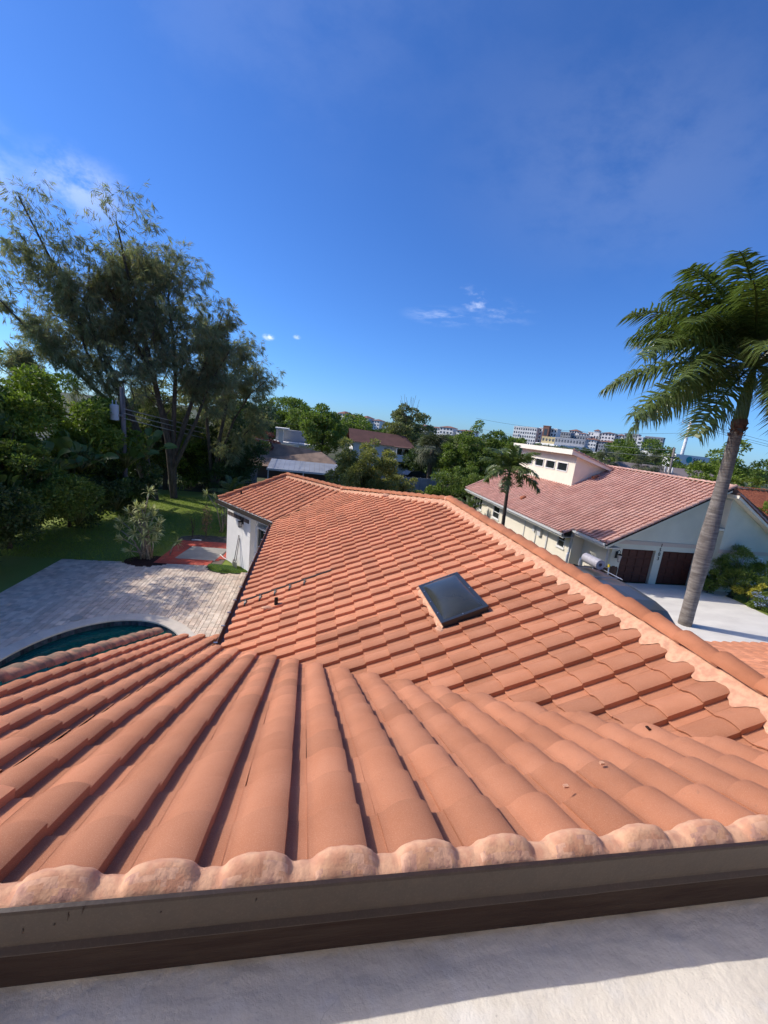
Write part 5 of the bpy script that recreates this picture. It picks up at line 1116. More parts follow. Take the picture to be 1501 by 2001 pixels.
# fan palm far off right of centre
def fan_mesh(r=1.0, n=26, seed=1):
    rs = random.Random(seed); V = []; F = []
    for k in range(n):
        a = -2.2 + 4.4 * k / (n - 1); L = r * rs.uniform(.85, 1.1); d = Vector((math.cos(a), math.sin(a), 0)); w = Vector((-d.y, d.x, 0)) * .03 * r; o = len(V)
        V += [(0, 0, 0), tuple(d * L * .6 + w + Vector((0, 0, .04))), tuple(d * L + Vector((0, 0, -.35 * L))), tuple(d * L * .6 - w + Vector((0, 0, .04)))]; F.append((o, o + 1, o + 2, o + 3))
    me = bpy.data.meshes.new('fan_leaf'); me.from_pydata(V, [], F); me.update(); me.materials.append(M['leaf_grey']); return me
FN = fan_mesh()
def fanpalm(label, x, y, zt, s, n=40, seed=0, zg=G, group='fan palms in the gardens beyond'):
    rs = random.Random(seed); t = empty('fan_palm', label, 'palm', group); MB().tube([(x, y, zg), (x, y, zt)], [.2 * s, .17 * s], 10).build('trunk', M['bark'], t, smooth=True)
    for k in range(n):
        az, el = rs.uniform(0, 6.28), rs.uniform(-1.2, 1.2); pl_ = .9 * s; d = Vector((math.cos(az) * math.cos(el), math.sin(az) * math.cos(el), math.sin(el)))
        o = link('frond', FN, t); o.matrix_basis = Matrix.Translation(Vector((x, y, zt)) + d * pl_) @ Matrix.Rotation(az, 4, 'Z') @ Matrix.Rotation(-el, 4, 'Y') @ Matrix.Scale(s * rs.uniform(.8, 1.1), 4)
fanpalm('shaggy fan palm with a bare trunk standing beyond the left end of the pink roof', 15.0, 48, -.6, 1.5, 60, 4)
fanpalm('pale fan palm between the pink roof and the tall white pole', 43.5, 46, .3, 1.3, 40, 6)
fanpalm('small fan palm beside the grey roof right of the first one', 41.0, 50, .5, 1.2, 36, 8)
FD = [frond_mesh(L=1.9, n=44, droop=1.2, wl=.34, lw=.03, lift=.5, seed=21, plum=.3)]
for lb, x, y, z, s, sd in (('low feathery palm peeping over the white wing roof end', -3.9, 24.0, -3.7, .95, 1), ('sago-like ferny plant by the dark fence beyond the ridge', 12.4, 30.5, -4.6, .8, 2), ('second sago-like plant by the dark fence, nearer the pink roof', 14.0, 31.0, -4.6, .8, 3)):
    palm('low_palm', lb, (x, y, G), (x, y, z), .14, .12, ring(18, sd, (55, 25, 5, 70)), FD, s, group='low palms', bark='darkbark')

# ---- variegated dracaena clump and small plants
def rosette(n=30, L=.40, seed=0):
    rs = random.Random(seed); V = []; F = []
    for k in range(n):
        az, el = rs.uniform(0, 6.28), rs.uniform(-.5, 1.35); d = Vector((math.cos(az) * math.cos(el), math.sin(az) * math.cos(el), math.sin(el))); s = d.cross(Vector((0, 0, 1))).normalized() * .021; l = L * rs.uniform(.75, 1.15); o = len(V)
        V += [tuple(-s), tuple(s), tuple(d * l * .6 + s), tuple(d * l * .6 - s), tuple(d * l + Vector((0, 0, -.07)))]; F += [(o, o + 1, o + 2, o + 3), (o + 3, o + 2, o + 4)]
    me = bpy.data.meshes.new('leaf_rosette'); me.from_pydata(V, [], F); me.update(); me.materials.append(M['leaf_yucca']); return me
RO = [rosette(seed=k) for k in range(3)]
def dracaena(label, heads, base, m='palestem', group='spiky variegated shrubs', s=1.0):
    t = empty('variegated_dracaena', label, 'shrub', group); base = Vector(base)
    for i, h in enumerate(heads):
        h = Vector(h); b = base + Vector((random.uniform(-.22, .22), random.uniform(-.2, .2), 0)) * s; mid = Vector((b.x + (h.x - b.x) * .35, b.y + (h.y - b.y) * .35, b.z + (h.z - b.z) * .62))
        MB().tube([b, mid, h], [.035 * s, .026 * s, .018 * s], 6).build('stem', M[m], t, smooth=True)
        o = link('leaf_rosette', RO[i % 3], t); d = (h - mid).normalized(); o.matrix_basis = Matrix.Translation(h) @ d.to_track_quat('Z', 'Y').to_matrix().to_4x4() @ Matrix.Scale(s, 4)
bx, by = -6.1, 17.1
hd_ = [(-7.0, 17.1, -3.65), (-7.05, 17.0, -3.95), (-6.95, 17.0, -4.35), (-6.75, 17.2, -3.25), (-6.45, 17.1, -2.95), (-6.2, 17.0, -3.0), (-5.95, 17.2, -3.1), (-5.75, 17.0, -3.25), (-5.6, 17.1, -3.6), (-5.65, 17.0, -3.95), (-6.3, 16.9, -3.35), (-6.05, 16.9, -3.45), (-6.5, 17.0, -3.65), (-6.2, 17.3, -3.7), (-5.9, 16.8, -3.8), (-6.4, 16.8, -4.0), (-6.1, 16.8, -4.15), (-5.8, 16.9, -4.3), (-6.0, 17.2, -2.3), (-6.55, 16.7, -4.75), (-5.95, 17.0, -4.0), (-6.25, 17.1, -3.2)]
dracaena('spiky cream-and-green variegated shrub standing in the mulch bed by the patio edge', hd_, (bx, by, G), s=1.05)
dracaena('spiky variegated shrub behind the left corner of the white wing', [(-4.75, 21.8, -3.1), (-4.35, 22.0, -3.35), (-3.9, 22.0, -3.7), (-3.75, 21.8, -4.1), (-4.1, 22, -3.9), (-3.7, 22, -3.3), (-3.5, 21.9, -4.4)], (-3.9, 22, G), s=1.1)
dracaena('leaning single stem with a small leaf tuft beside the mulch bed', [(-5.05, 17.7, -4.6)], (-5.5, 17.6, G), s=.9)
def sapling(label, x, y, h, m, n, r):
    t = empty('sapling', label, 'plant', 'young plants in the soil strip'); mb = MB()
    for k in range(4): mb.tube([(x, y, G), (x + random.uniform(-.12, .12), y + random.uniform(-.1, .1), G + h * .5), (x + random.uniform(-.25, .25), y + random.uniform(-.2, .2), G + h)], [.018, .014, .008], 5)
    mb.build('stem', M['bark'], t); P = np.stack([x + rng.normal(0, r, n), y + rng.normal(0, r, n), G + h * rng.uniform(.25, 1.05, n)], 1); D_ = unit(rng.normal(size=(n, 3)) + np.array([0, 0, .2])); link('leaves', leaves_mesh('leaves', P, D_, rng.uniform(.08, .2, n), .3), t, M[m])
sapling('thin leafless-looking sapling in the soil behind the red border, left one', -5.15, 20.5, 1.1, 'leaf_mid', 60, .1)
sapling('brownish half-dead sapling in the soil behind the red border, right one', -4.5, 20.5, 1.65, 'leaf_dead', 240, .13)

# ---- middle-distance trees
MID = 'broadleaf trees in the middle distance'
tree('mango_tree', 'loose olive-green tree with reddish new leaves rising right behind the tile ridge', 4.4, 28.0, .75, 2.7, 'leaf_mango', 30000, .19, group=MID, zlow=-4.6, nclump=80, clump=.2, shell=.45, wfac=.38)
tree('mango_tree', 'lower right shoulder of olive foliage beside the grey panel fence', 7.3, 30.0, -1.4, 1.9, 'leaf_mango', 12000, .18, group=MID, zlow=-5.1, nclump=40, clump=.24, shell=.5, wfac=.4)
tree('garden_bush', 'small bright bush between the patio roof and the olive tree', 1.3, 27.5, -2.9, .95, 'leaf_bright', 4500, .13, cat='bush', group=MID, zlow=-5.1, nclump=22, trunk=.05)
tree('shade_tree', 'dark dense tree over the white two-storey house, left one', -4.2, 70, 4.6, 4.8, 'leaf_mid', 12000, .36, group=MID, zlow=-1.5, nclump=46, clump=.28)
tree('shade_tree', 'dense green round tree right of the white stair house', 1.7, 54, 2.9, 3.5, 'leaf_mid', 14000, .3, group=MID, zlow=-2.8, nclump=50, clump=.26)
tree('shade_tree', 'dark tree joining the casuarinas and the white stair house', -8.6, 56, 4.3, 4.0, 'leaf_dark', 12000, .3, group=MID, zlow=-2.5, nclump=42)
tree('poinciana', 'small reddish-leaved tree above the tan roof', -5.2, 47, -.7, 1.9, 'leaf_red', 5000, .16, group=MID, zlow=-3.2, nclump=26, clump=.3, shell=.4)
tree('shade_tree', 'dark green tree standing in front of the low left white tower', 8.0, 80, 3.1, 5.0, 'leaf_mid', 9000, .42, group=MID, nclump=40)
tree('bare_topped_tree', 'broad olive tree with bare twigs sticking out of its crown top', 15.4, 66, 5.7, 4.4, 'leaf_olive', 15000, .3, group=MID, zlow=-2.5, nclump=60, clump=.2, shell=.45, bare=14)
tree('shade_tree', 'bushy green tree behind the fan palm', 17.8, 46, 2.2, 3.0, 'leaf_mid', 12000, .25, group=MID, zlow=-4.5, nclump=46, clump=.26)
tree('shade_tree', 'tallest green tree behind the clerestory with an upright top', 20.0, 44.5, 3.2, 2.9, 'leaf_mid', 12000, .24, group=MID, zlow=-4.8, nclump=46, clump=.26)
tree('shade_tree', 'green tree touching the left end of the clerestory roof', 22.6, 43, 2.6, 2.6, 'leaf_mid', 11000, .24, group=MID, zlow=-4.8, nclump=42, clump=.26)
tree('garden_bush', 'rounded bush by the panel fence at the end of the ridge view', 12.9, 35.5, -1.9, 1.7, 'leaf_mid', 9000, .16, cat='bush', group=MID, zlow=-5.1, nclump=34, trunk=.06)
tree('garden_bush', 'dense bush at the far left end of the pink-roofed house', 16.0, 37.5, -1.3, 2.1, 'leaf_mid', 10000, .17, cat='bush', group=MID, zlow=-5.1, nclump=38, trunk=.06)
tree('garden_bush', 'yellowish hedge patch in the yard by the fan palm', 16.6, 54, -3.3, 2.0, 'leaf_bright', 4000, .2, cat='bush', group=MID, zlow=-5.2, nclump=26, trunk=.05)
tree('ficus_tree', 'wide domed dense green tree behind the pink roof, below the towers', 61.5, 68, 4.9, 7.6, 'leaf_mid', 20000, .42, group=MID, zlow=-5, nclump=80, clump=.2)
tree('shade_tree', 'bright green tree left of the big palm trunk at the horizon', 70.5, 60, 2.7, 3.6, 'leaf_bright', 10000, .34, group=MID, zlow=-5, nclump=40)
tree('shade_tree', 'bright leafy tree right of the palm trunk above the orange roof', 36.2, 29, 3.2, 3.2, 'leaf_bright', 15000, .22, group=MID, zlow=-3.5, nclump=50, clump=.25)
tree('shade_tree', 'lower leafy tree right of the palm trunk behind the second gable', 33.2, 29, .6, 2.2, 'leaf_mid', 10000, .2, group=MID, zlow=-4.5, nclump=40)
tree('garden_bush', 'leafy bush overhanging the orange barrel roof at the right edge', 33.6, 23.5, -.7, 1.1, 'leaf_bright', 4500, .14, cat='bush', group=MID, zlow=-2.8, nclump=24, trunk=.05)
tree('garden_bush', 'second leafy bush overhanging the orange barrel roof, lower left one', 30.8, 22.6, -1.2, .9, 'leaf_mid', 3500, .13, cat='bush', group=MID, zlow=-3.2, nclump=20, trunk=.05)
# front garden of the neighbour
FG = 'planting in front of the neighbour house'
tree('clipped_shrub', 'dark clipped shrub right beside the garage door and palm trunk', 21.55, 15.9, -3.75, .62, 'leaf_mid', 5000, .085, cat='shrub', group=FG, zlow=-5.2, nclump=24, trunk=.03)
tree('feathery_shrub', 'tall feathery dark shrub against the pale green gable wall', 22.7, 15.6, -2.55, 1.0, 'leaf_mid', 9000, .15, cat='shrub', group=FG, zlow=-5.1, nclump=34, trunk=.04, wfac=.16)
tree('feathery_shrub', 'yellowish spiky shrub at the right picture edge under the gable', 23.9, 15.1, -2.9, .8, 'leaf_bright', 5000, .17, cat='shrub', group=FG, zlow=-4.9, nclump=26, trunk=.03, wfac=.16)
tree('low_shrub', 'low yellow-leaved shrub by the front lawn', 22.65, 14.75, -4.05, .62, 'leaf_yellow', 3200, .08, cat='shrub', group=FG, zlow=-4.9, nclump=20, trunk=.02)
tree('low_shrub', 'low shrub dotted with pale blue flowers by the front lawn', 22.55, 14.0, -4.35, .58, 'leaf_mid', 2600, .08, cat='shrub', group=FG, zlow=-5.15, nclump=20, trunk=.02)
P, D_, C_ = crown_pts((22.55, 13.95, -4.72), .6, .42, 20, 900, .3); link('blossoms', leaves_mesh('blossoms', P + np.array([0, 0, .03]), D_, rng.uniform(.05, .09, len(P)), .9), bpy.data.objects['low_shrub.001'], M['leaf_blue'])

# ---- far canopy: one mesh of each size, copied
FARL = 'dark green tree crown in the far canopy along the horizon'
protos = []
for k, (m_, r) in enumerate((('leaf_mid', 4.0), ('leaf_dark', 4.6), ('leaf_olive', 3.6))):
    protos.append(tree('canopy_tree', FARL, 0, 0, 8.5, r, m_, 3600, .55, group='far canopy trees along the horizon', zg=0, zlow=1.2, nclump=30, clump=.32, trunk=.22, seed=90 + k))
rs = random.Random(5); first = [True] * 3
spots = []
for k in range(120):
    y = rs.uniform(75, 260); az = rs.uniform(-.16, .98); spots.append((math.tan(az) * y, y, rs.uniform(.62, .95)))
for k in range(26): y = rs.uniform(52, 75); az = rs.uniform(.22, .62); spots.append((math.tan(az) * y, y, rs.uniform(.4, .62)))
for i, (x, y, s) in enumerate(spots):
    if x > 34 and y < 66: continue
    if 55 < x < 80 and y < 95: continue
    if 300 > y > 60 and abs(math.atan2(x, y) - .93) < .05 and y < 95: continue
    k = i % 3; o = protos[k] if first[k] else copy_tree(protos[k]); first[k] = False
    o.location = (x, y, G); o.rotation_euler = (0, 0, rs.uniform(0, 6.28)); o.scale = (s * rs.uniform(.9, 1.3), s * rs.uniform(.9, 1.3), s * (.78 + y / 1400))
# ================================================================= BUILDINGS BEYOND
def hiproof(mb, x0, y0, x1, y1, z, h, ov=.5):
    x0 -= ov; y0 -= ov; x1 += ov; y1 += ov; w, d = x1 - x0, y1 - y0; i = min(w, d) / 2
    if w >= d: a, b = (x0 + i, (y0 + y1) / 2, z + h), (x1 - i, (y0 + y1) / 2, z + h)
    else: a, b = ((x0 + x1) / 2, y0 + i, z + h), ((x0 + x1) / 2, y1 - i, z + h)
    v = [(x0, y0, z), (x1, y0, z), (x1, y1, z), (x0, y1, z), a, b]
    return mb.add(v, ([(0, 1, 5, 4), (1, 2, 5), (2, 3, 4, 5), (3, 0, 4)] if w >= d else [(0, 1, 4), (1, 2, 5, 4), (2, 3, 5), (3, 0, 4, 5)]) + [(3, 2, 1, 0)])
# tan-roofed low house with blue-white patio roof
h2 = empty('tan_roof_house', 'low dark-walled house with a tan shingle hip roof beyond the garden', 'house')
MB().box(-8.6, 44.6, G, 4.0, 50.5, -3.9).build('wall', M['dimwall'], h2)
mb = MB(); mb.add([(-9.2, 44, -4.0), (4.5, 44, -3.95), (4.5, 52, -3.95), (-9.2, 52, -4.0), (-5.2, 47.8, -1.9), (1.6, 47.8, -2.2), (-4.2, 47.0, -1.6)], [(0, 1, 5, 6), (0, 6, 4), (0, 4, 3), (4, 6, 5), (5, 1, 2), (3, 4, 5, 2), (3, 2, 1, 0)]); mb.build('roof', M['shingle'], h2)
for x in (-7.6, -5.2, -2.6): window(h2, (x, 44.6, -4.9), (1, 0), 1.2, .8, m=M['dimwall'], depth=.03, proud=.02, sill=False)
pr_ = empty('patio_roof', 'pale blue-white flat patio roof in front of the tan-roofed house', 'canopy')
for k in range(14): MB().add([(-3.6 + k * .5, 39.2, -3.62), (-3.115 + k * .5, 39.2, -3.62), (-3.115 + k * .5, 43.4, -3.1), (-3.6 + k * .5, 43.4, -3.1), (-3.6 + k * .5, 39.2, -3.56), (-3.115 + k * .5, 39.2, -3.56), (-3.115 + k * .5, 43.4, -3.04), (-3.6 + k * .5, 43.4, -3.04)], [(0, 3, 2, 1), (4, 5, 6, 7), (0, 1, 5, 4), (1, 2, 6, 5), (2, 3, 7, 6), (3, 0, 4, 7)]).build('roof_panel', M['patio_roof'], pr_)
MB().box(-3.65, 39.1, -3.75, 3.45, 39.18, -3.56).build('beam', M['trim'], pr_)
for x in (-3.5, -.2, 3.3): MB().box(x, 39.1, G, x + .09, 39.19, -3.76).build('post', M['trim'], pr_)
# panel fences
def panelfence(label, a, b, h, m, pw=.9, post=True, nm='panel_fence'):
    t = empty(nm, label, 'fence', 'fences behind the ridge'); a, b = Vector(a), Vector(b); L = (b - a).length; n = int(L / pw); d = (b - a) / L
    for k in range(n):
        p, q = a + d * (k * pw + .05), a + d * ((k + 1) * pw - .05); nrm = Vector((-d.y, d.x, 0)) * .04
        MB().add([p, q, q + nrm, p + nrm] + [v + Vector((0, 0, h)) for v in (p, q, q + nrm, p + nrm)], [(0, 3, 2, 1), (4, 5, 6, 7), (0, 1, 5, 4), (1, 2, 6, 5), (2, 3, 7, 6), (3, 0, 4, 7)]).build('panel', M[m], t)
        if post: MB().box(p.x - .09, p.y - .03, G, p.x - .005, p.y + .06, G + h + .06).build('post', M[m], t)
panelfence('grey panel fence in the shade left of the tan-roofed house', (-13.5, 38.5, G), (-4.2, 39.6, G), 1.7, 'greyfence', 1.3)
panelfence('pale grey panel fence between the olive tree and the fan palm', (6.5, 42.5, G), (15.5, 43.8, G), 1.5, 'greyfence', .9)
panelfence('low dark brown fence just beyond the ridge before the bushes', (7.6, 36.5, G), (16.5, 37.2, G), .95, 'darkfence', .5, False, 'board_fence')
# white two-storey house with red-brown roof and balcony
h3 = empty('white_balcony_house', 'white two-storey house with a red-brown roof and a corner balcony', 'house')
wall_with_holes(60, 6.3, 15.0, G, -1.0, [(8, 9, -2.6, -1.6), (11, 12.2, -2.6, -1.4)], .2, M['farwhite'], parent=h3, axis='x')
MB().box(6.3, 60.2, G, 13.0, 66, -1.0).build('wall', M['farwhite'], h3)
MB().add([(5.7, 59.4, -1.05), (15.8, 59.4, -1.25), (15.8, 67, -1.25), (5.7, 67, -1.05), (5.7, 62.8, .75), (14.6, 62.8, .45)], [(0, 1, 5, 4), (1, 2, 5), (2, 3, 4, 5), (3, 2, 1, 0)]).build('roof', M['shingle2'], h3)
MB().add([(6.31, 60.0, -1.0), (6.31, 66, -1.0), (6.31, 62.8, .6)], [(0, 1, 2)]).build('gable', M['farwhite'], h3)
MB().box(12.6, 58.3, -3.3, 15.6, 60, -3.0).build('balcony_floor', M['farwhite'], h3)
mb = MB().box(12.6, 58.25, -2.99, 15.6, 58.3, -2.3); mb.build('railing', M['farwhite'], h3)
for x in (12.62, 15.5): MB().box(x, 58.31, G, x + .1, 58.41, -3.31).build('post', M['farwhite'], h3); MB().box(x, 58.31, -2.99, x + .1, 58.41, -1.2).build('post', M['farwhite'], h3)
MB().add([(12.3, 58.0, -1.2), (15.9, 58.0, -1.2), (15.9, 60.2, -1.1), (12.3, 60.2, -1.1)], [(0, 1, 2, 3)]).build('balcony_roof', M['shingle2'], h3)
for x in (12.9, 14.2): window(h3, (x, 59.98, -2.95), (1, 0), .95, 1.5, m=M['farwhite'], depth=.0, proud=.06, sill=False)
for x, z in ((8, -2.6), (11, -2.6)): window(h3, (x, 60.0, z), (1, 0), 1.0, 1.0, m=M['farwhite'], depth=.1)
# white house with outdoor stair
h4 = empty('white_stair_house', 'white house with an outdoor stair half hidden under dark trees', 'house')
MB().box(-5.2, 62, G, .6, 67, -2.6).build('wall', M['farwhite'], h4); MB().box(-5.6, 61.4, -2.598, 1.2, 67.2, -2.35).build('floor_slab', M['farwhite'], h4)
MB().box(-5.2, 64.5, -2.349, .6, 67, -.6).build('wall', M['fargrey'], h4)
MB().box(-4.55, 61.5, -2.349, -3.9, 62.1, -.5).build('column', M['farwhite'], h4); MB().box(-5.2, 61.2, -.499, -3.2, 64.4, -.3).build('canopy', M['farwhite'], h4)
for k in range(12): MB().box(-3.6 + k * .17, 60.2, -4.9 + k * .19, -3.43 + k * .17, 61.3, -4.72 + k * .19).build('step', M['farwhite'], h4)
MB().add([(-3.9, 60.1, -4.85), (-1.5, 60.1, -2.5), (-1.5, 60.1, -2.1), (-3.9, 60.1, -4.45), (-3.9, 60.16, -4.85), (-1.5, 60.16, -2.5), (-1.5, 60.16, -2.1), (-3.9, 60.16, -4.45)], [(0, 1, 2, 3), (7, 6, 5, 4), (3, 2, 6, 7), (0, 4, 5, 1)]).build('stair_rail', M['farwhite'], h4)
for x in (-1.0, -.1): window(h4, (x, 62.0, -4.4), (1, 0), .8, .9, m=M['farwhite'], depth=.02, proud=.05, sill=False)
# grey-brown roofs behind the pink one
h5 = empty('grey_roof_house', 'long low house showing only its grey-brown hip roof behind the pink ridge', 'house')
MB().box(41, 46.5, G, 62, 55, -2.2).build('wall', M['farwhite'], h5)
MB().add([(40, 45.6, -2.2), (63.5, 45.6, -2.2), (63.5, 56, -2.2), (40, 56, -2.2), (43.0, 50.8, .35), (57.5, 50.8, .25)], [(0, 1, 5, 4), (1, 2, 5), (2, 3, 4, 5), (3, 0, 4), (3, 2, 1, 0)]).build('roof', M['shingle3'], h5)
for x in (49.6, 50.2, 50.8): MB().tube([(x, 49.4, -.6), (x, 49.4, .3)], .1, 8).build('vent_pipe', M['farwhite'], h5)
h6 = empty('orange_roof_house', 'house with a bright orange barrel-tile roof half hidden by bushes at the right edge', 'house')
MB().box(31.5, 22.6, G, 42, 28, -2.3).build('wall', M['cream'], h6)
MB().add([(29.5, 21.6, -2.3), (43, 21.6, -2.3), (43, 29, -2.3), (29.5, 29, -2.3), (32.5, 25.3, -.15), (40, 25.3, -.15)], [(0, 1, 5, 4), (1, 2, 5), (2, 3, 4, 5), (3, 0, 4), (3, 2, 1, 0)]).build('roof', M['orange_roof'], h6)
run_caps((29.5, 21.6, -2.25), (32.5, 25.3, -.1), me=CM, parent=h6, name='ridge_cap', e=.5); run_caps((32.5, 25.3, -.1), (40, 25.3, -.1), me=CM, parent=h6, e=.5)
# store with teal sign
st = empty('store_building', 'white store front with a teal round logo sign glimpsed left of the palm trunk', 'store')
MB().box(93, 92, G, 112, 104, 2.9).build('wall', M['farwhite'], st)
MB().box(93.2, 91.9, -1.2, 111, 91.99, .1).build('shopfront', M['farwin'], st)
mb = MB(); mb.tube([(97.2, 91.97, 1.75), (97.2, 91.85, 1.75)], .85, 24).build('logo', M['teal'], st)
cu = bpy.data.curves.new('sign', 'FONT'); cu.body = 'SALU'; cu.size = 1.5; cu.extrude = .03
to = bpy.data.objects.new('tmp', cu); COL.objects.link(to); dg = bpy.context.evaluated_depsgraph_get(); me = bpy.data.meshes.new_from_object(to.evaluated_get(dg)); bpy.data.objects.remove(to)
o = link('lettering', me, st, M['lamp'], (98.4, 91.93, 1.25)); o.rotation_euler = (R_(90), 0, 0)
boat = MB().add([(75.5, 69, -.35), (79.5, 69, -.15), (79.0, 70.6, -.15), (75.8, 70.4, -.35), (76, 69.2, -.9), (78.8, 69.2, -.9), (78.6, 70.3, -.9), (76.2, 70.2, -.9)], [(0, 1, 2, 3), (4, 7, 6, 5), (0, 4, 5, 1), (1, 5, 6, 2), (2, 6, 7, 3), (3, 7, 4, 0)]).build('white_awning', M['farwhite']); boat.location = (0, 0, 0); tag(boat, 'small white canopy just below the store sign beside the trunk', 'canopy')
# towers -------------------------------------------------------------------
wmesh = MB().box(-.5, -.12, -.5, .5, .02, .5).mesh('window')
wmesh.materials.append(M['farwin'])
def tower(label, x, y, blocks, name='apartment_tower', cat='apartment block', group=None, rz=None):
    rz = R_(-50 if x > 150 else -45) if rz is None else rz
    t = empty(name, label, cat, group, loc=(x, y, G), rz=rz); nw = 0
    for (x0, x1, y0, d, h, nx, nz, wm, roof) in blocks:
        MB().box(x0, y0, 0, x1, y0 + d, h).build('wall', M[wm], t)
        if roof: hiproof(MB(), x0, y0, x1, y0 + d, h + .002, roof, .8).build('roof', M['redroof'], t)
        else: MB().box(x0 - .2, y0 - .2, h + .002, x1 + .2, y0 + d + .2, h + .8).build('parapet', M[wm], t)
        for i in range(nx):
            for j in range(nz):
                o = link('window', wmesh, t, None, (x0 + (x1 - x0) * (i + .5) / nx, y0 - .01, h * (j + .55) / nz)); o.scale = ((x1 - x0) / nx * .5, 1, h / nz * .5)
                if (i + j) % 3 == 0 and nx > 2: MB().box(x0 + (x1 - x0) * (i + .12) / nx, y0 - 1.2, h * j / nz, x0 + (x1 - x0) * (i + .88) / nx, y0 - .02, h * j / nz + .5).build('balcony', M['farwhite'], t) if nw % 4 == 0 else None
                nw += 1
        for j in range(nz):
            for i in range(2):
                o = link('window', wmesh, t, None, (x0 - .01, y0 + d * (i + .5) / 2, h * (j + .55) / nz)); o.rotation_euler = (0, 0, -math.pi / 2); o.scale = (d / 2 * .35, 1, h / nz * .45)
tower('cream apartment block with red-brown hip roofs rising over trees left of centre', 16, 455, [
    (0, 12, 0, 12, 14.0, 4, 5, 'farwhite', 1.6), (12.2, 22, -3, 14, 15.6, 3, 5, 'farwhite', 2.6), (22.2, 33, 0, 12, 14.2, 4, 5, 'farwhite', 1.4), (33.2, 40, -2, 12, 13.0, 3, 5, 'fargrey', 1.5), (40.2, 50, 0, 12, 13.6, 3, 5, 'farwhite', 2.2), (52, 62, 5, 10, 12.0, 3, 4, 'farwhite', 1.8)])
tower('distant low white block just right of the bare-topped tree', 98, 400, [(0, 12, 0, 10, 12.0, 4, 4, 'farwhite', 1.3), (12.2, 26, 2, 10, 11.2, 5, 4, 'farwhite', 1.2), (26.2, 40, 0, 10, 12.4, 4, 4, 'farwhite', 1.6), (44, 62, 0, 10, 11.0, 5, 4, 'farwhite', 1.2)], group='distant white blocks')
tower('white flat-topped block at the left end of the right-hand tower row', 203, 405, [(0, 12, 0, 12, 21.6, 5, 6, 'farwhite', 0), (12.2, 24, 0, 12, 21.8, 5, 6, 'farwhite', 0), (24.2, 42, 6, 12, 22.6, 6, 6, 'farwhite', 0), (30, 36, 0, 5, 24.5, 1, 2, 'redroof', 0)])
tower('ochre and grey office block in front of the towers', 208, 360, [(2, 14, 0, 12, 13.6, 4, 3, 'farcream', 0), (14.2, 40, 0, 12, 14.0, 10, 3, 'fargrey', 0)], 'office_block', 'office block')
tower('dark grey half-built block between the ochre office and the white towers', 240, 400, [(0, 22, 0, 14, 21.0, 9, 6, 'fargrey', 0), (22.2, 40, 4, 12, 19.0, 7, 5, 'fargrey', 0)], 'grey_block')
tower('tall white apartment tower group with red-brown caps, right part of the skyline', 262, 402, [
    (-6, 4, -14, 10, 14.5, 4, 4, 'farwhite', 1.4), (2, 12, 0, 12, 24.2, 4, 8, 'farwhite', 2.0), (12.2, 20, -2, 12, 22.0, 3, 7, 'farwhite', 1.2), (20.2, 34, 2, 12, 24.0, 5, 8, 'farwhite', 0), (26, 31, 0, 6, 26.2, 2, 1, 'farwhite', 1.6), (24, 34, -16, 12, 16.6, 4, 5, 'farwhite', 2.2), (34.2, 46, -3, 14, 24.6, 4, 8, 'farwhite', 1.4),
    (36, 50, -15, 12, 15.8, 6, 5, 'fargrey', 1.6), (46.2, 54, 2, 12, 23.8, 3, 8, 'farwhite', 1.5), (54.2, 66, -3, 14, 25.4, 5, 8, 'fargrey', 0), (66.2, 71, -8, 14, 23.0, 1, 7, 'farwhite', 0), (71.2, 86, 0, 12, 24.4, 6, 8, 'fargrey', 0)])
for lb, x, y, w_, h_ in (('long white flat-roofed shed in front of the ochre office', 205, 330, 40, 7.5), ('white flat warehouse roof below the tall white towers', 228, 290, 50, 4.6), ('low white building in trees at the foot of the towers', 190, 300, 22, 6.6)):
    o = MB().box(x, y, G, x + w_, y + 30, G + h_).box(x - .4, y - .4, G + h_ + .002, x + w_ + .4, y + 30.4, G + h_ + .7).build('warehouse', M['farwhite']); tag(o, lb, 'warehouse', 'warehouses before the towers')
# ---- poles and cables
p1 = empty('utility_pole', 'weathered wooden utility pole carrying the pale grey transformer by the casuarinas', 'utility pole')
MB().tube([(-9.95, 24.6, G), (-10.0, 24.5, 2.05)], .13, 10).build('pole', M['wood_pole'], p1, smooth=True)
MB().tube([(-9.86, 24.35, 1.1), (-9.86, 24.35, 2.25)], .035, 8).build('insulator_pin', M['wood_pole'], p1)
tr = MB().tube([(-10.33, 24.3, .22), (-10.33, 24.3, 1.0), (-10.33, 24.3, 1.07)], [.22, .22, .18], 18).build('transformer', M['transformer'], p1, smooth=False)
for x in (-10.42, -10.24): MB().tube([(x, 24.3, 1.07), (x, 24.3, 1.3)], .03, 8).build('bushing', M['transformer'], tr)
MB().box(-10.12, 24.25, .45, -9.95, 24.35, .55).build('bracket', M['steel'], p1)
def cable(label, a, b, sag, r, m='wire_lt', grp='cables strung from the utility pole'):
    n = 24; tag(MB().tube(tube_curve(a, b, -sag, n), r, 5, False).build('cable', M[m]), label, 'cable', grp)
lowp = (3.0, 75.0, 1.0)
cable('topmost faint cable running right from the pole top through the casuarinas', (-9.9, 24.4, 1.9), (2.6, 72, 1.2), 1.0, .015, 'wire')
cable('thick pale cable leaving the pole just right of the transformer', (-9.9, 24.4, .88), (-1.2, 60, -2.3), .35, .028)
cable('second pale cable a little below the first beside the transformer', (-9.9, 24.4, .64), (-1.4, 60, -2.9), .4, .026)
cable('lowest pale cable from the utility pole to the houses beyond', (-9.9, 24.4, .36), (-1.8, 58, -3.6), .3, .026)
p2 = empty('transmission_pole', 'tall white tapering transmission pole with cross-arms against the sky on the right', 'utility pole')
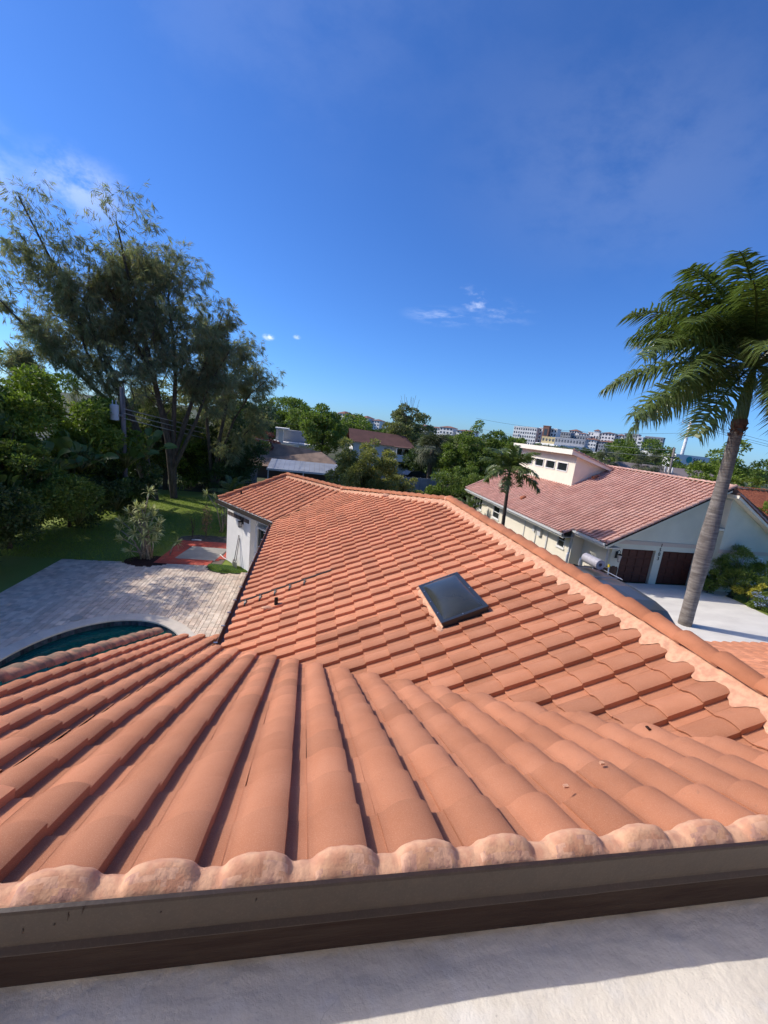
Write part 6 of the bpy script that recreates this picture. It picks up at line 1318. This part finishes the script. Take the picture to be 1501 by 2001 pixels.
MB().tube([(112.6, 110, G), (113.1, 110, 13.4)], [.62, .34], 12).build('pole', M['farwhite'], p2, smooth=True)
MB().box(110.2, 109.9, 12.6, 116.2, 110.1, 12.8).build('cross_arm', M['farwhite'], p2); MB().box(110.6, 109.9, 8.6, 115.2, 110.05, 8.72).build('cross_arm', M['steel'], p2)
for x in (110.3, 113.2, 116.0): MB().tube([(x, 110, 12.8), (x, 110, 13.6)], .1, 6).build('insulator', M['fargrey'], p2)
for x in (110.7, 115.1): MB().tube([(x, 110, 8.72), (x, 110, 9.6)], .09, 6).build('insulator', M['fargrey'], p2)
for i, (x, z, lb) in enumerate(((116.0, 13.5, 'upper thin line from the white pole towards the palm'), (115.9, 12.6, 'middle thin line from the white pole towards the palm'), (114.5, 12.2, 'lower thin line from the white pole towards the palm'))): cable(lb, (x, 110, z), (150, 95, 7.2 - i * .7), .6, .045, 'wire', 'lines from the white pole')
cable('faint line running left from the white pole towards the towers', (110.8, 110, 9.5), (60, 150, 8.5), 2.0, .04, 'wire', 'lines from the white pole')
p3 = empty('wooden_pole', 'thin grey wooden pole standing behind the pink roof ridge', 'utility pole')
MB().tube([(41.45, 40, G), (41.05, 40, 2.75)], [.15, .11], 8).build('pole', M['wood_pole'], p3, smooth=True); MB().box(40.6, 39.9, 1.6, 41.5, 40, 1.72).build('cross_arm', M['wood_pole'], p3)
for z in (2.5, 1.7): cable('thin line from the grey wooden pole past the domed tree, %s' % ('upper' if z > 2 else 'lower'), (41.1, 40, z), (24, 60, z + .4), .5, .018, 'wire_lt', 'lines from the grey pole')
# parked cars in the yard beyond
def car(label, x, y, rz, m):
    t = empty('parked_car', label, 'car', 'cars parked beyond the fan palm', (x, y, G), rz); pr = [(-2.2, .3), (-2.2, .85), (-1.4, .95), (-.8, 1.42), (.9, 1.45), (1.5, .98), (2.15, .8), (2.2, .3)]; V = []; n = len(pr)
    for yy in (-.85, .85): V += [(a, yy * (.82 if b > 1.2 else 1), b) for a, b in pr]
    mb = MB(); mb.v = V; mb.f = [tuple(range(n - 1, -1, -1)), tuple(range(n, 2 * n))] + [(i, (i + 1) % n, n + (i + 1) % n, n + i) for i in range(n)]; mb.build('body', M[m], t)
    for s in (-1, 1): MB().add([(-1.15, s * .83, .98), (1.2, s * .83, .98), (.8, s * .735, 1.38), (-.75, s * .735, 1.38)], [(0, 1, 2, 3)]).build('side_window', M['glass'], t)
    for a in (-1.4, 1.4):
        for s in (-1, 1): MB().tube([(a, s * .7, .32), (a, s * .88, .32)], .32, 16).build('wheel', M['black'], t)
car('black car parked by the fan palm trunk', 13.9, 51.5, .3, 'carblack'); car('white car parked left of the black one, seen over the fence', 9.4, 46.3, .1, 'carwhite'); car('white car behind the fan palm near the balcony house', 17.8, 52.5, .4, 'carwhite')
